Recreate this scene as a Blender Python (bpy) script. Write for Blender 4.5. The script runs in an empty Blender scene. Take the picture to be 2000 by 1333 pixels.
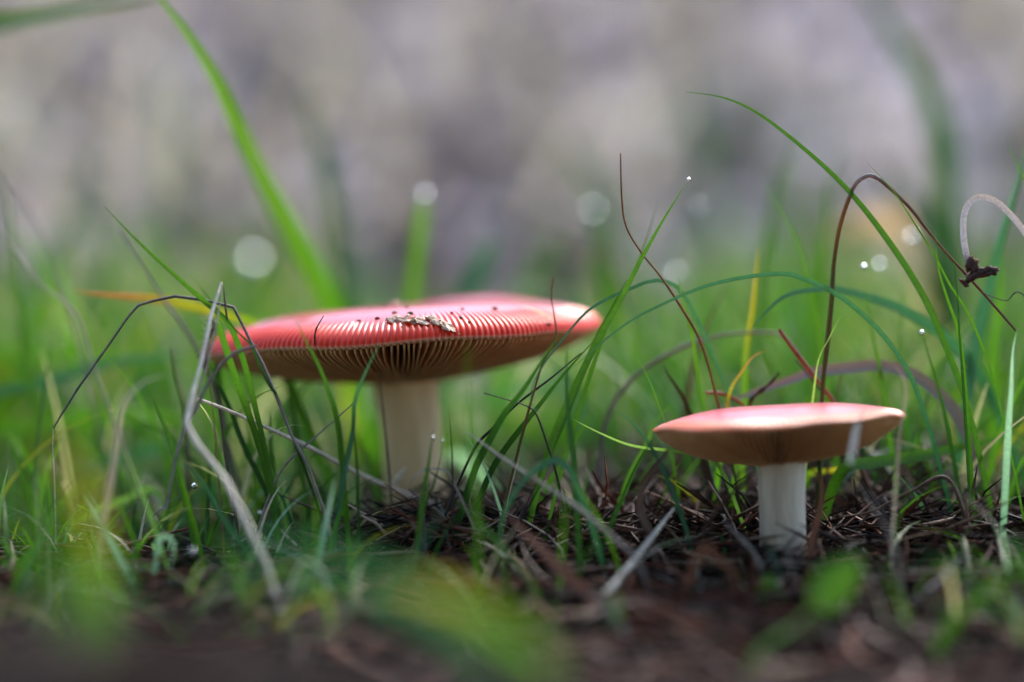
import bpy, math, random
import numpy as np
from mathutils import Vector

random.seed(7)
rng = np.random.default_rng(11)
sc = bpy.context.scene
col = sc.collection

# ------------------------------------------------------------------ camera, sky, sun, exposure
CAM_H = 0.0613          # the lens sits about 6 cm above the ground
LENS = 85.0
FOCUS = 0.656
K = 36.0 / LENS         # frame width per metre of distance
cam_d = bpy.data.cameras.new('camera')
cam = bpy.data.objects.new('camera', cam_d)
col.objects.link(cam)
cam.location = (0, 0, CAM_H)
cam.rotation_euler = (math.radians(90), 0, 0)
cam_d.lens = LENS
cam_d.sensor_width = 36
cam_d.clip_start = 0.01
cam_d.clip_end = 400
cam_d.dof.use_dof = True
cam_d.dof.focus_distance = FOCUS
cam_d.dof.aperture_fstop = 2.1
sc.camera = cam

SUN_EL, SUN_AZ = 49.0, 28.0     # soft light from behind and to the right
world = bpy.data.worlds.new('World')
sc.world = world
world.use_nodes = True
wn = world.node_tree.nodes
bg = wn['Background']
sky = wn.new('ShaderNodeTexSky')
sky.sky_type = 'NISHITA'
sky.sun_disc = False
sky.sun_elevation = math.radians(SUN_EL)
sky.sun_rotation = math.radians(SUN_AZ)
sky.dust_density = 1.5
sky.air_density = 1.0
sky.ozone_density = 1.0
world.node_tree.links.new(sky.outputs[0], bg.inputs[0])
bg.inputs[1].default_value = 0.15

sun_d = bpy.data.lights.new('sun', 'SUN')
sun = bpy.data.objects.new('sun', sun_d)
col.objects.link(sun)
sun_d.energy = 1.5
sun_d.angle = math.radians(25)
sun_d.color = (1.0, 0.95, 0.88)
sdir = Vector((math.sin(math.radians(SUN_AZ)) * math.cos(math.radians(SUN_EL)),
               math.cos(math.radians(SUN_AZ)) * math.cos(math.radians(SUN_EL)),
               math.sin(math.radians(SUN_EL))))
sun.rotation_euler = sdir.to_track_quat('Z', 'Y').to_euler()
sun.location = sdir * 20

sc.view_settings.view_transform = 'Standard'
sc.view_settings.look = 'None'
sc.view_settings.exposure = 1.6
sc.view_settings.gamma = 1.0
sc.view_settings.use_curve_mapping = False
sc.render.engine = 'CYCLES'
sc.cycles.use_denoising = True
sc.cycles.sample_clamp_indirect = 8.0
sc.cycles.max_bounces = 8
sc.cycles.transmission_bounces = 8
sc.cycles.caustics_refractive = True
sc.cycles.caustics_reflective = False


# ------------------------------------------------------------------ helpers
def P(px, py, D):
    """point of the place seen at (px, py) of the 2000 x 1333 photograph, D metres away"""
    s = K * D / 2000.0
    return np.array([(px - 1000.0) * s, D, CAM_H - (py - 666.5) * s])


def sstep(a, b, x):
    t = np.clip((x - a) / (b - a), 0, 1)
    return t * t * (3 - 2 * t)


def softramp(x, w):
    return w * np.logaddexp(0, x / w)


def wob(x, y, f, seed):
    r = np.random.default_rng(seed)
    out = 0
    for k in range(5):
        a = r.uniform(0, 2 * math.pi)
        ff = f * r.uniform(0.6, 1.6)
        out = out + np.sin((x * math.cos(a) + y * math.sin(a)) * ff + r.uniform(0, 6.28))
    return out / 5


def ground_z(x, y):
    x = np.asarray(x, float)
    y = np.asarray(y, float)
    yc = 4.3 - softramp(4.3 - y, 0.12)          # slope levels off above 4.3 m
    yc = np.maximum(yc, -6)
    z = 0.10 * softramp(yc - 0.72, 0.03) + 0.31 * softramp(yc - 1.45, 0.08)
    z = z + 0.021 * np.exp(-((x - 0.105) / 0.075) ** 2 - ((y - 0.76) / 0.055) ** 2)
    z = z + 0.010 * np.exp(-((x - 0.02) / 0.06) ** 2 - ((y - 0.80) / 0.05) ** 2)
    z = z - 0.22 * (softramp(0.64 - y, 0.012) - softramp(0.50 - y, 0.02))
    lr = 0.0415 - 0.015 * sstep(-0.05, 0.03, x)
    z = z + lr * np.exp(-((y - 0.385) / 0.035) ** 2)
    z = z + 0.0022 * wob(x, y, 90, 3) * np.exp(-(y / 3) ** 2)
    z = z + 0.05 * wob(x, y, 3.2, 5) * sstep(1.4, 2.6, y)
    return z


def new_mesh(name, verts, faces, colors=None, smooth=True):
    me = bpy.data.meshes.new(name)
    verts = np.asarray(verts, dtype=np.float32)
    faces = np.asarray(faces, dtype=np.int32)
    n, k = faces.shape
    me.vertices.add(len(verts))
    me.vertices.foreach_set('co', verts.ravel())
    me.loops.add(n * k)
    me.loops.foreach_set('vertex_index', faces.ravel())
    me.polygons.add(n)
    me.polygons.foreach_set('loop_start', np.arange(0, n * k, k, dtype=np.int32))
    me.polygons.foreach_set('use_smooth', np.full(n, smooth))
    me.update(calc_edges=True)
    me.validate()
    if colors is not None:
        ca = me.color_attributes.new('Col', 'FLOAT_COLOR', 'POINT')
        c = np.ones((len(verts), 4), dtype=np.float32)
        c[:, :3] = np.asarray(colors, dtype=np.float32)
        ca.data.foreach_set('color', c.ravel())
    return me


LABELS = {}


def tag(o, label, cat, group=None):
    o['label'] = label
    o['category'] = cat
    if group:
        o['group'] = group
    LABELS.setdefault(label, []).append(group)
    return o


def obj(name, me, m, parent=None, loc=(0, 0, 0)):
    o = bpy.data.objects.new(name, me)
    if m is not None and not me.materials:
        me.materials.append(m)
    o.location = loc
    if parent is not None:
        o.parent = parent
    col.objects.link(o)
    return o


def empty(name, loc):
    o = bpy.data.objects.new(name, None)
    o.location = loc
    o.empty_display_size = 0.01
    col.objects.link(o)
    return o


# ------------------------------------------------------------------ materials
def mat(name):
    m = bpy.data.materials.new(name)
    m.use_nodes = True
    n = m.node_tree.nodes
    return m, n, m.node_tree.links, n['Principled BSDF'], n['Material Output']


def leaf_material(name, rough, transl, spec=0.5, noise_scale=900, noise_amt=0.35, tr_gain=(1.5, 1.7, 0.9)):
    m, n, l, b, out = mat(name)
    a = n.new('ShaderNodeAttribute'); a.attribute_name = 'Col'
    tc = n.new('ShaderNodeTexCoord')
    nz = n.new('ShaderNodeTexNoise'); nz.inputs['Scale'].default_value = noise_scale
    nz.inputs['Detail'].default_value = 3
    l.new(tc.outputs['Object'], nz.inputs['Vector'])
    mr = n.new('ShaderNodeMapRange')
    mr.inputs['To Min'].default_value = 1 - noise_amt
    mr.inputs['To Max'].default_value = 1 + noise_amt
    l.new(nz.outputs['Fac'], mr.inputs['Value'])
    mx = n.new('ShaderNodeMix'); mx.data_type = 'RGBA'; mx.blend_type = 'MULTIPLY'
    mx.inputs['Factor'].default_value = 1
    l.new(a.outputs['Color'], mx.inputs['A'])
    l.new(mr.outputs['Result'], mx.inputs['B'])
    l.new(mx.outputs['Result'], b.inputs['Base Color'])
    b.inputs['Roughness'].default_value = rough
    b.inputs['Specular IOR Level'].default_value = spec
    bp = n.new('ShaderNodeBump'); bp.inputs['Strength'].default_value = 0.25
    bp.inputs['Distance'].default_value = 0.0004
    l.new(nz.outputs['Fac'], bp.inputs['Height'])
    l.new(bp.outputs['Normal'], b.inputs['Normal'])
    if transl > 0:
        g = n.new('ShaderNodeMix'); g.data_type = 'RGBA'; g.blend_type = 'MULTIPLY'
        g.inputs['Factor'].default_value = 1
        g.inputs['B'].default_value = (*tr_gain, 1)
        l.new(mx.outputs['Result'], g.inputs['A'])
        t = n.new('ShaderNodeBsdfTranslucent')
        l.new(g.outputs['Result'], t.inputs['Color'])
        ms = n.new('ShaderNodeMixShader'); ms.inputs[0].default_value = transl
        l.new(b.outputs[0], ms.inputs[1]); l.new(t.outputs[0], ms.inputs[2])
        l.new(ms.outputs[0], out.inputs['Surface'])
    return m


M_GRASS = leaf_material('grass_leaf', 0.36, 0.42, 0.28)
M_FARGRASS = leaf_material('meadow_grass', 0.45, 0.48, 0.2, 300, 0.3)
M_DRY = leaf_material('dry_straw', 0.6, 0.15, 0.35, 1500, 0.5, (1.1, 1.0, 0.8))
M_LITTER = leaf_material('needle_litter', 0.55, 0.0, 0.25, 700, 0.5)
M_LEAF = leaf_material('fallen_leaf', 0.45, 0.12, 0.5, 400, 0.4, (1.1, 1.0, 0.8))


def cap_material():
    m, n, l, b, out = mat('wet_red_cap_skin')
    a = n.new('ShaderNodeAttribute'); a.attribute_name = 'Col'
    tc = n.new('ShaderNodeTexCoord')
    nz = n.new('ShaderNodeTexNoise'); nz.inputs['Scale'].default_value = 160
    nz.inputs['Detail'].default_value = 6
    l.new(tc.outputs['Object'], nz.inputs['Vector'])
    mr = n.new('ShaderNodeMapRange')
    mr.inputs['To Min'].default_value = 0.72; mr.inputs['To Max'].default_value = 1.25
    l.new(nz.outputs['Fac'], mr.inputs['Value'])
    mx = n.new('ShaderNodeMix'); mx.data_type = 'RGBA'; mx.blend_type = 'MULTIPLY'
    mx.inputs['Factor'].default_value = 1
    l.new(a.outputs['Color'], mx.inputs['A']); l.new(mr.outputs['Result'], mx.inputs['B'])
    l.new(mx.outputs['Result'], b.inputs['Base Color'])
    n2 = n.new('ShaderNodeTexNoise'); n2.inputs['Scale'].default_value = 1800
    n2.inputs['Detail'].default_value = 4
    l.new(tc.outputs['Object'], n2.inputs['Vector'])
    rr = n.new('ShaderNodeMapRange')
    rr.inputs['To Min'].default_value = 0.30; rr.inputs['To Max'].default_value = 0.45
    l.new(n2.outputs['Fac'], rr.inputs['Value'])
    l.new(rr.outputs['Result'], b.inputs['Roughness'])
    bp = n.new('ShaderNodeBump'); bp.inputs['Strength'].default_value = 0.22
    bp.inputs['Distance'].default_value = 0.0002
    l.new(n2.outputs['Fac'], bp.inputs['Height'])
    l.new(bp.outputs['Normal'], b.inputs['Normal'])
    b.inputs['Specular IOR Level'].default_value = 0.06
    b.inputs['Coat Weight'].default_value = 0.9
    b.inputs['Coat Roughness'].default_value = 0.24
    b.inputs['Coat IOR'].default_value = 1.36
    b.inputs['Subsurface Weight'].default_value = 0.55
    b.inputs['Subsurface Radius'].default_value = (1.0, 0.25, 0.08)
    b.inputs['Subsurface Scale'].default_value = 0.006
    return m


def flesh_material(name, base, dark, scale, vertical=False):
    m, n, l, b, out = mat(name)
    tc = n.new('ShaderNodeTexCoord')
    mp = n.new('ShaderNodeMapping')
    if vertical:
        mp.inputs['Scale'].default_value = (1, 1, 0.12)
    l.new(tc.outputs['Object'], mp.inputs['Vector'])
    nz = n.new('ShaderNodeTexNoise'); nz.inputs['Scale'].default_value = scale
    nz.inputs['Detail'].default_value = 6; nz.inputs['Roughness'].default_value = 0.65
    l.new(mp.outputs[0], nz.inputs['Vector'])
    cr = n.new('ShaderNodeValToRGB')
    cr.color_ramp.elements[0].position = 0.32; cr.color_ramp.elements[0].color = (*dark, 1)
    cr.color_ramp.elements[1].position = 0.62; cr.color_ramp.elements[1].color = (*base, 1)
    l.new(nz.outputs['Fac'], cr.inputs['Fac'])
    l.new(cr.outputs['Color'], b.inputs['Base Color'])
    b.inputs['Roughness'].default_value = 0.6
    b.inputs['Subsurface Weight'].default_value = 0.15
    b.inputs['Subsurface Radius'].default_value = (0.003, 0.0015, 0.0007)
    b.inputs['Subsurface Scale'].default_value = 1.0
    bp = n.new('ShaderNodeBump'); bp.inputs['Strength'].default_value = 0.3
    bp.inputs['Distance'].default_value = 0.0004
    l.new(nz.outputs['Fac'], bp.inputs['Height']); l.new(bp.outputs['Normal'], b.inputs['Normal'])
    return m


M_CAP = cap_material()
M_GILL = flesh_material('cream_gill', (0.82, 0.50, 0.26), (0.66, 0.36, 0.17), 500)
M_STEM = flesh_material('cream_stem', (0.82, 0.62, 0.34), (0.62, 0.42, 0.20), 140, True)
M_STEM2 = flesh_material('white_stem', (0.72, 0.65, 0.54), (0.46, 0.37, 0.28), 150, True)
M_PATCH = flesh_material('veil_felt', (0.60, 0.42, 0.30), (0.30, 0.18, 0.11), 900)
M_ORANGE = flesh_material('orange_fragment', (0.75, 0.33, 0.05), (0.55, 0.18, 0.03), 400)


def soil_material():
    m, n, l, b, out = mat('damp_soil_and_litter')
    tc = n.new('ShaderNodeTexCoord')
    n1 = n.new('ShaderNodeTexNoise'); n1.inputs['Scale'].default_value = 120; n1.inputs['Detail'].default_value = 8
    n2 = n.new('ShaderNodeTexNoise'); n2.inputs['Scale'].default_value = 5; n2.inputs['Detail'].default_value = 5
    for q in (n1, n2):
        l.new(tc.outputs['Object'], q.inputs['Vector'])
    c1 = n.new('ShaderNodeValToRGB')      # damp soil among the grass
    c1.color_ramp.elements[0].color = (0.010, 0.006, 0.005, 1); c1.color_ramp.elements[0].position = 0.3
    c1.color_ramp.elements[1].color = (0.045, 0.025, 0.019, 1); c1.color_ramp.elements[1].position = 0.7
    l.new(n1.outputs['Fac'], c1.inputs['Fac'])
    c2 = n.new('ShaderNodeValToRGB')      # dry pinkish-grey needle carpet up the slope
    e = c2.color_ramp.elements
    e[0].position = 0.32; e[0].color = (0.31, 0.26, 0.32, 1)
    e[1].position = 0.68; e[1].color = (0.60, 0.48, 0.53, 1)
    x = e.new(0.5); x.color = (0.48, 0.42, 0.465, 1)
    l.new(n2.outputs['Fac'], c2.inputs['Fac'])
    sp = n.new('ShaderNodeSeparateXYZ'); l.new(tc.outputs['Object'], sp.inputs[0])
    ad = n.new('ShaderNodeMath'); ad.operation = 'MULTIPLY_ADD'
    l.new(n2.outputs['Fac'], ad.inputs[0]); ad.inputs[1].default_value = 0.9
    l.new(sp.outputs['Y'], ad.inputs[2])
    mr = n.new('ShaderNodeMapRange'); mr.inputs['From Min'].default_value = 1.45; mr.inputs['From Max'].default_value = 2.1
    l.new(ad.outputs[0], mr.inputs['Value'])
    mx = n.new('ShaderNodeMix'); mx.data_type = 'RGBA'
    l.new(mr.outputs['Result'], mx.inputs['Factor'])
    l.new(c1.outputs['Color'], mx.inputs['A']); l.new(c2.outputs['Color'], mx.inputs['B'])
    l.new(mx.outputs['Result'], b.inputs['Base Color'])
    b.inputs['Roughness'].default_value = 0.8
    bp = n.new('ShaderNodeBump'); bp.inputs['Strength'].default_value = 0.6; bp.inputs['Distance'].default_value = 0.003
    l.new(n1.outputs['Fac'], bp.inputs['Height']); l.new(bp.outputs['Normal'], b.inputs['Normal'])
    return m


def simple(name, rgb, rough, spec=0.5, noise=300):
    return flesh_material(name, rgb, tuple(c * 0.45 for c in rgb), noise)


M_SOIL = soil_material()
M_STONE = flesh_material('dark_mossy_stone', (0.10, 0.085, 0.13), (0.04, 0.035, 0.06), 18)
M_CRUMB = flesh_material('soil_crumb', (0.06, 0.03, 0.02), (0.02, 0.01, 0.008), 600)

mw, n_, l_, b_, o_ = mat('water')
b_.inputs['Base Color'].default_value = (1, 1, 1, 1)
b_.inputs['Roughness'].default_value = 0.0
b_.inputs['IOR'].default_value = 1.333
b_.inputs['Transmission Weight'].default_value = 1.0
M_WATER = mw

# ------------------------------------------------------------------ ground
xs = np.concatenate([-np.geomspace(40, 0.62, 40), np.linspace(-0.6, 0.6, 200), np.geomspace(0.62, 40, 40)])
ys = np.concatenate([-np.geomspace(30, 0.1, 24), np.linspace(-0.05, 0.15, 10), np.linspace(0.16, 1.3, 220),
                     np.linspace(1.32, 5.5, 140), np.geomspace(5.7, 80, 30)])
X, Y = np.meshgrid(xs, ys)
Z = ground_z(X, Y)
nx, ny = len(xs), len(ys)
idx = np.arange(nx * ny).reshape(ny, nx)
F = np.stack([idx[:-1, :-1], idx[:-1, 1:], idx[1:, 1:], idx[1:, :-1]], -1).reshape(-1, 4)
g = obj('ground', new_mesh('ground', np.stack([X, Y, Z], -1).reshape(-1, 3), F), M_SOIL)
g['kind'] = 'structure'


def on_ground(px, py, d0=0.5, d1=5.0):
    """where the line of sight through (px, py) meets the ground"""
    for D in np.linspace(d0, d1, 4000):
        p = P(px, py, D)
        if p[2] <= ground_z(p[0], p[1]):
            return p
    return P(px, py, d1)


# ------------------------------------------------------------------ unseen pines added behind the camera to shade the front of the scene
M_BARK = flesh_material('pine_bark', (0.14, 0.085, 0.055), (0.05, 0.032, 0.024), 14, True)
M_NEEDLE = leaf_material('pine_needles', 0.5, 0.15, 0.4, 20, 0.4)


def pine_meshes():
    r = np.random.default_rng(77)
    H = 10.0
    nb = 14
    V, F = [], []
    for i in range(nb + 1):
        z = H * i / nb - 0.15
        rad = 0.17 * (1 - i / nb) ** 0.8 + 0.02
        for k in range(12):
            a = 2 * math.pi * k / 12
            V.append((rad * math.cos(a) + 0.08 * math.sin(z * 0.6), rad * math.sin(a) + 0.05 * math.sin(z * 0.9), z))
    for i in range(nb):
        for k in range(12):
            F.append((i * 12 + k, i * 12 + (k + 1) % 12, (i + 1) * 12 + (k + 1) % 12, (i + 1) * 12 + k))
    LV, LF, LC = [], [], []
    for j in range(120):                      # limbs with sprays of needles
        z = 0.7 + (H - 0.9) * (j / 120) ** 0.9
        a = j * 2.399 + r.uniform(-0.3, 0.3)
        L = 2.3 * (1 - (z / H) ** 1.4) * r.uniform(0.7, 1.1) + 0.3
        d = np.array([math.cos(a), math.sin(a), r.uniform(-0.05, 0.25)])
        sd = np.array([-math.sin(a), math.cos(a), 0])
        b0 = np.array([0.08 * math.sin(z * 0.6), 0.05 * math.sin(z * 0.9), z])
        base = len(V)
        for q in range(4):
            t = q / 3
            c = b0 + d * L * t + np.array([0, 0, -0.25 * t * t * L * 0.4])
            rr = 0.035 * (1 - 0.85 * t)
            for k in range(3):
                an = 2.1 * k
                V.append(tuple(c + sd * rr * math.cos(an) + np.array([0, 0, 1]) * rr * math.sin(an)))
        for q in range(3):
            for k in range(3):
                F.append((base + q * 3 + k, base + q * 3 + (k + 1) % 3, base + q * 3 + 3 + (k + 1) % 3, base + q * 3 + 3 + k))
        for q in range(int(26 + 22 * L)):
            t = r.uniform(0.15, 1.05)
            c = b0 + d * L * t + np.array([0, 0, -0.1 * t * t * L]) + sd * r.normal(0, 0.22) * (1.1 - 0.6 * t) + np.array([0, 0, r.normal(0, 0.06)])
            u = d + r.normal(0, 0.6, 3); u /= np.linalg.norm(u)
            v = np.cross(u, r.normal(0, 1, 3)); v /= np.linalg.norm(v)
            ln, wd = r.uniform(0.16, 0.34), r.uniform(0.03, 0.07)
            m = len(LV)
            LV += [tuple(c), tuple(c + u * ln * 0.5 + v * wd), tuple(c + u * ln), tuple(c + u * ln * 0.5 - v * wd)]
            LF.append((m, m + 1, m + 2, m + 3))
            g_ = r.uniform(0.6, 1.3)
            LC += [(0.035 * g_, 0.070 * g_, 0.022 * g_)] * 4
    return new_mesh('trunk', V, F), new_mesh('crown', LV, LF, LC, smooth=False)


trunk_me, crown_me = pine_meshes()
for (x, y, sc_, rz) in [(-3.4, -6.4, 1.0, 0.3), (0.4, -7.2, 1.1, 1.9), (-7.2, -4.6, 1.0, 2.2),
                        (3.6, -8.0, 1.2, 3.3), (-1.6, -10.5, 1.3, 2.7), (7.4, -6.6, 1.1, 1.2)]:
    root = empty('shade_pine', (x, y, float(ground_z(x, y))))
    root.rotation_euler = (0, 0, rz); root.scale = (sc_, sc_, sc_)
    tag(root, 'unseen dark pine tree added behind the camera for shade', 'tree', 'unseen shade pines')
    obj('trunk', trunk_me, M_BARK, root)
    obj('crown', crown_me, M_NEEDLE, root)

# ------------------------------------------------------------------ the mushrooms
def radial_cap(R, N, seg, rim_z, H, pw_top, dep, lobes, striae, tones, ridge=0.00024, pe=0.5):
    """upper skin and lip of a cap; local origin in the plane of the rim, on the stem's axis"""
    us = np.concatenate([np.linspace(0, 0.66, 14)[:-1], np.linspace(0.66, 0.96, 24)[:-1], 1 - 0.04 * np.linspace(1, 0, 12) ** 2])
    th = np.linspace(0, 2 * math.pi, N * seg, endpoint=False)
    U, T = np.meshgrid(us, th, indexing='ij')
    out = lobes(T)
    z = H * np.power(np.clip(1 - U ** pw_top, 0, 1), pe) - dep * np.exp(-(U / 0.38) ** 2)
    z = z + rim_z(U, T)
    jit = 0.35 * np.sin(T * 3 + 1) + 0.25 * np.sin(T * 11) + 0.15 * np.sin(T * 23 + 2)
    start = 0.775 + 0.05 * jit
    ph = N * T + 0.5 * np.sin(T * 7)
    w = np.abs(np.cos(ph / 2)) ** 1.3
    z = z + ridge * striae * (w - 0.5) * 2 * sstep(start, start + 0.16, U) * (1 - sstep(0.95, 1.0, U))
    out = out * (1 + ridge / R * 2.0 * (w - 0.5) * sstep(0.90, 0.99, U))
    x = R * U * out * np.cos(T)
    y = R * U * out * np.sin(T)
    V = np.stack([x, y, z], -1)
    # lip: roll under
    lip = V[-1].copy()
    low = lip.copy(); low[:, 2] -= 0.0007 + 0.0002 * np.sin(th * N)[...]; low[:, :2] *= 0.999
    inn = low.copy(); inn[:, :2] *= 0.975; inn[:, 2] += 0.0003
    V = np.concatenate([V, low[None], inn[None]], 0)
    nr, nt = V.shape[:2]
    ix = np.arange(nr * nt).reshape(nr, nt)
    nxt = np.roll(ix, -1, axis=1)
    F = np.stack([ix[:-1], ix[1:], nxt[1:], nxt[:-1]], -1).reshape(-1, 4)
    C = tones(U, T, w)
    lipc = np.full((2, nt, 3), (0.80, 0.50, 0.34))
    C = np.concatenate([C, lipc], 0)
    C[len(us) - 1] = C[len(us) - 1] * 0.5 + np.array((0.80, 0.42, 0.26)) * 0.5
    return V.reshape(-1, 3), F, C.reshape(-1, 3)


def build_mushroom(base, R, N, capz, rim_z, lobes, H, pw, dep, drop, stem_pts, tones, label, single_gills, stem_mat, ridge, pe=0.5):
    """base: point on the ground; everything inside is relative to it"""
    root = empty('mushroom', base)
    tag(root, label, 'mushroom')
    V, F, C = radial_cap(R, N, 6, rim_z, H, pw, dep, lobes, 1.0, tones, ridge, pe)
    V = V + np.array([0, 0, capz])
    cap = obj('cap', new_mesh('cap', V, F, C), M_CAP, root)
    # flesh ceiling between the gills
    us = np.array([1.0, 0.985, 0.94, 0.85, 0.7, 0.5, 0.3, 0.0])
    th = np.linspace(0, 2 * math.pi, 180, endpoint=False)
    U, T = np.meshgrid(us, th, indexing='ij')

    def roof(U, T):
        return rim_z(U, T) + H * 0.3 * np.power(np.clip(1 - U ** pw, 0, 1), pe) - dep * np.exp(-(U / 0.38) ** 2) - 0.0010 - 0.0012 * (1 - U)
    Zr = roof(U, T)
    o = lobes(T)
    Vr = np.stack([R * 0.992 * U * o * np.cos(T), R * 0.992 * U * o * np.sin(T), Zr + capz], -1)
    nr, nt = Vr.shape[:2]
    ix = np.arange(nr * nt).reshape(nr, nt); nxt = np.roll(ix, -1, axis=1)
    Fr = np.stack([ix[:-1], nxt[:-1], nxt[1:], ix[1:]], -1).reshape(-1, 4)
    obj('flesh', new_mesh('flesh', Vr.reshape(-1, 3), Fr), M_GILL, cap)
    # gills: thin plates hanging from the flesh, free edge on the bowl-shaped underside
    ug = np.array([0.993, 0.975, 0.93, 0.85, 0.72, 0.52, 0.16])
    allV, allF, off = [], [], 0
    for k in range(N):
        t = (2 * math.pi * (k + 0.5) + random.uniform(-0.5, 0.5)) / N
        short = (k % 3 == 1) and not single_gills
        u = ug if not short else 0.62 + (ug - 0.16) * 0.375 / 0.833
        t_arr = t + 0.02 * np.sin(u * 9 + k) * (0.4)
        o = lobes(t_arr)
        c, s = np.cos(t_arr), np.sin(t_arr)
        top = roof(u, t_arr) + 0.0006
        d = drop * np.power(np.clip(1 - u ** 2.2, 0, 1), 0.8)
        bot = rim_z(u, t_arr) - 0.0013 * sstep(1.0, 0.97, u) - d * random.uniform(0.97, 1.03)
        hw = 0.00027 if single_gills else 0.00018
        verts = []
        for i in range(len(u)):
            cx, cy = R * 0.988 * u[i] * o[i] * c[i], R * 0.988 * u[i] * o[i] * s[i]
            nxv, nyv = -s[i], c[i]
            for (zz, h) in ((top[i], hw * 1.7), (bot[i], hw * 0.8)):
                for sg in (-1, 1):
                    verts.append((cx + sg * h * nxv, cy + sg * h * nyv, zz + capz))
        faces = []
        for i in range(len(u) - 1):
            a, b2 = 4 * i, 4 * i + 4
            faces += [(a, b2, b2 + 2, a + 2), (a + 1, a + 3, b2 + 3, b2 + 1), (a + 2, b2 + 2, b2 + 3, a + 3)]
        faces.append((0, 2, 3, 1))
        if single_gills:
            obj('gill', new_mesh('gill', verts, faces, smooth=False), M_GILL, cap)
        else:
            allV += verts
            allF += [tuple(q + off for q in f) for f in faces]
            off += len(verts)
    if not single_gills:
        gl = obj('gill_layer', new_mesh('gill_layer', allV, allF, smooth=False), M_GILL, cap)
        gl['kind'] = 'stuff'
    # stem
    sp = np.array(stem_pts)          # rows: x, y, z, radius
    tt = np.linspace(0, len(sp) - 1, 44)
    S = np.stack([np.interp(tt, np.arange(len(sp)), sp[:, i]) for i in range(4)], -1)
    for it in range(3):
        S[1:-1] = (S[:-2] + 2 * S[1:-1] + S[2:]) / 4
    a = np.linspace(0, 2 * math.pi, 48, endpoint=False)
    Vs = []
    for i, (x, y, z, r) in enumerate(S):
        rr = r * (1 + 0.018 * np.sin(5 * a + z * 90) + 0.012 * np.sin(9 * a + 1.3 + z * 160) + 0.01 * np.sin(17 * a + z * 400))
        Vs.append(np.stack([x + rr * np.cos(a), y + rr * np.sin(a), np.full_like(a, z)], -1))
    Vs = np.array(Vs)
    nr, nt = Vs.shape[:2]
    ix = np.arange(nr * nt).reshape(nr, nt); nxt = np.roll(ix, -1, axis=1)
    Fs = np.stack([ix[:-1], nxt[:-1], nxt[1:], ix[1:]], -1).reshape(-1, 4)
    obj('stem', new_mesh('stem', Vs.reshape(-1, 3), Fs), stem_mat, root)
    return root, cap


def lerp3(a, b, t):
    return np.asarray(a) * (1 - t[..., None]) + np.asarray(b) * t[..., None]


# big mushroom
D1 = 0.712
b1 = P(812, 1082, D1)
R1 = 0.0578
c1 = P(787, 667, D1)
capz1 = c1[2] - b1[2]
cx1 = c1[0] - b1[0]


def rim1(U, T):
    x = U * np.cos(T); y = U * np.sin(T)
    z = 0.0040 * x + 0.0003 * x * x
    z = z + U ** 3 * (0.00035 * np.sin(5 * T + 0.6) + 0.00022 * np.sin(9 * T + 2.0))
    z = z - 0.0010 * np.exp(-((x - 0.62) / 0.22) ** 2) * (y < 0) * U ** 2 * np.abs(np.sin(T))
    z = z + 0.0030 * np.exp(-((x - 0.42) / 0.38) ** 2 - ((y - 0.50) / 0.28) ** 2)   # raised lobe at the back
    z = z - 0.0012 * np.exp(-((x - 0.12) / 0.22) ** 2 - ((y - 0.10) / 0.30) ** 2)
    return z


def lobes1(T):
    return 1 + 0.006 * np.sin(4 * T + 1) + 0.004 * np.sin(7 * T) + 0.003 * np.sin(13 * T + 2) + 0.0015 * np.sin(31 * T)


def tones1(U, T, w):
    c = lerp3((0.48, 0.009, 0.028), (0.60, 0.010, 0.020), sstep(0.2, 0.7, U))
    c = lerp3(np.zeros(3), np.ones(3), np.ones_like(U)) * c
    t = sstep(0.80, 0.95, U)[..., None]
    c = c * (1 - t) + np.array((0.86, 0.048, 0.006)) * t
    groove = (sstep(0.74, 0.9, U) * (1 - w))[..., None]
    c = c * (1 - 0.4 * groove) + np.array((0.34, 0.010, 0.012)) * 0.4 * groove
    x = U * np.cos(T); y = U * np.sin(T)

    def scratch(xa, ya, xb, yb, wd, rgb, c):
        dx, dy = xb - xa, yb - ya
        q = np.clip(((x - xa) * dx + (y - ya) * dy) / (dx * dx + dy * dy), 0, 1)
        d = np.hypot(x - xa - q * dx, y - ya - q * dy)
        m = (1 - sstep(wd * 0.5, wd, d))[..., None]
        return c * (1 - m) + np.array(rgb) * m
    c = scratch(0.62, -0.50, 0.74, -0.60, 0.012, (0.85, 0.55, 0.16), c)
    c = scratch(-0.72, -0.30, -0.60, -0.26, 0.025, (0.86, 0.62, 0.52), c)
    c = scratch(-0.20, -0.83, -0.19, -0.88, 0.012, (0.85, 0.50, 0.30), c)
    c = scratch(-0.32, 0.10, -0.27, 0.12, 0.03, (0.80, 0.25, 0.05), c)
    return c


def stem_offsets(rows, base):
    out = []
    for (pl, pr, py, D) in rows:
        p = P((pl + pr) / 2, py, D) - np.array(base)
        out.append((p[0], p[1], p[2], (pr - pl) / 2 * K * D / 2000))
    return out


# local frame: cap centre offset from the base in x, so shift through stem points and cap mesh
root1, cap1 = build_mushroom(
    b1 + np.array([cx1, 0, 0]), R1, 208, capz1, rim1, lobes1, 0.0112, 2.5, 0.0012, 0.0105,
    stem_offsets([(748, 890, 1105, D1), (752, 884, 1060, D1), (756, 872, 1000, D1), (750, 864, 930, D1), (745, 860, 860, D1),
                  (737, 859, 800, D1), (728, 860, 742, D1), (722, 866, 715, D1)], b1 + np.array([cx1, 0, 0])),
    tones1, 'large mushroom with wide glossy red cap, ribbed rim and cream stem', True, M_STEM, 0.00022)

# small mushroom
D2 = 0.645
b2 = P(1526, 1098, D2)
c2 = P(1519, 826, D2)


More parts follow.
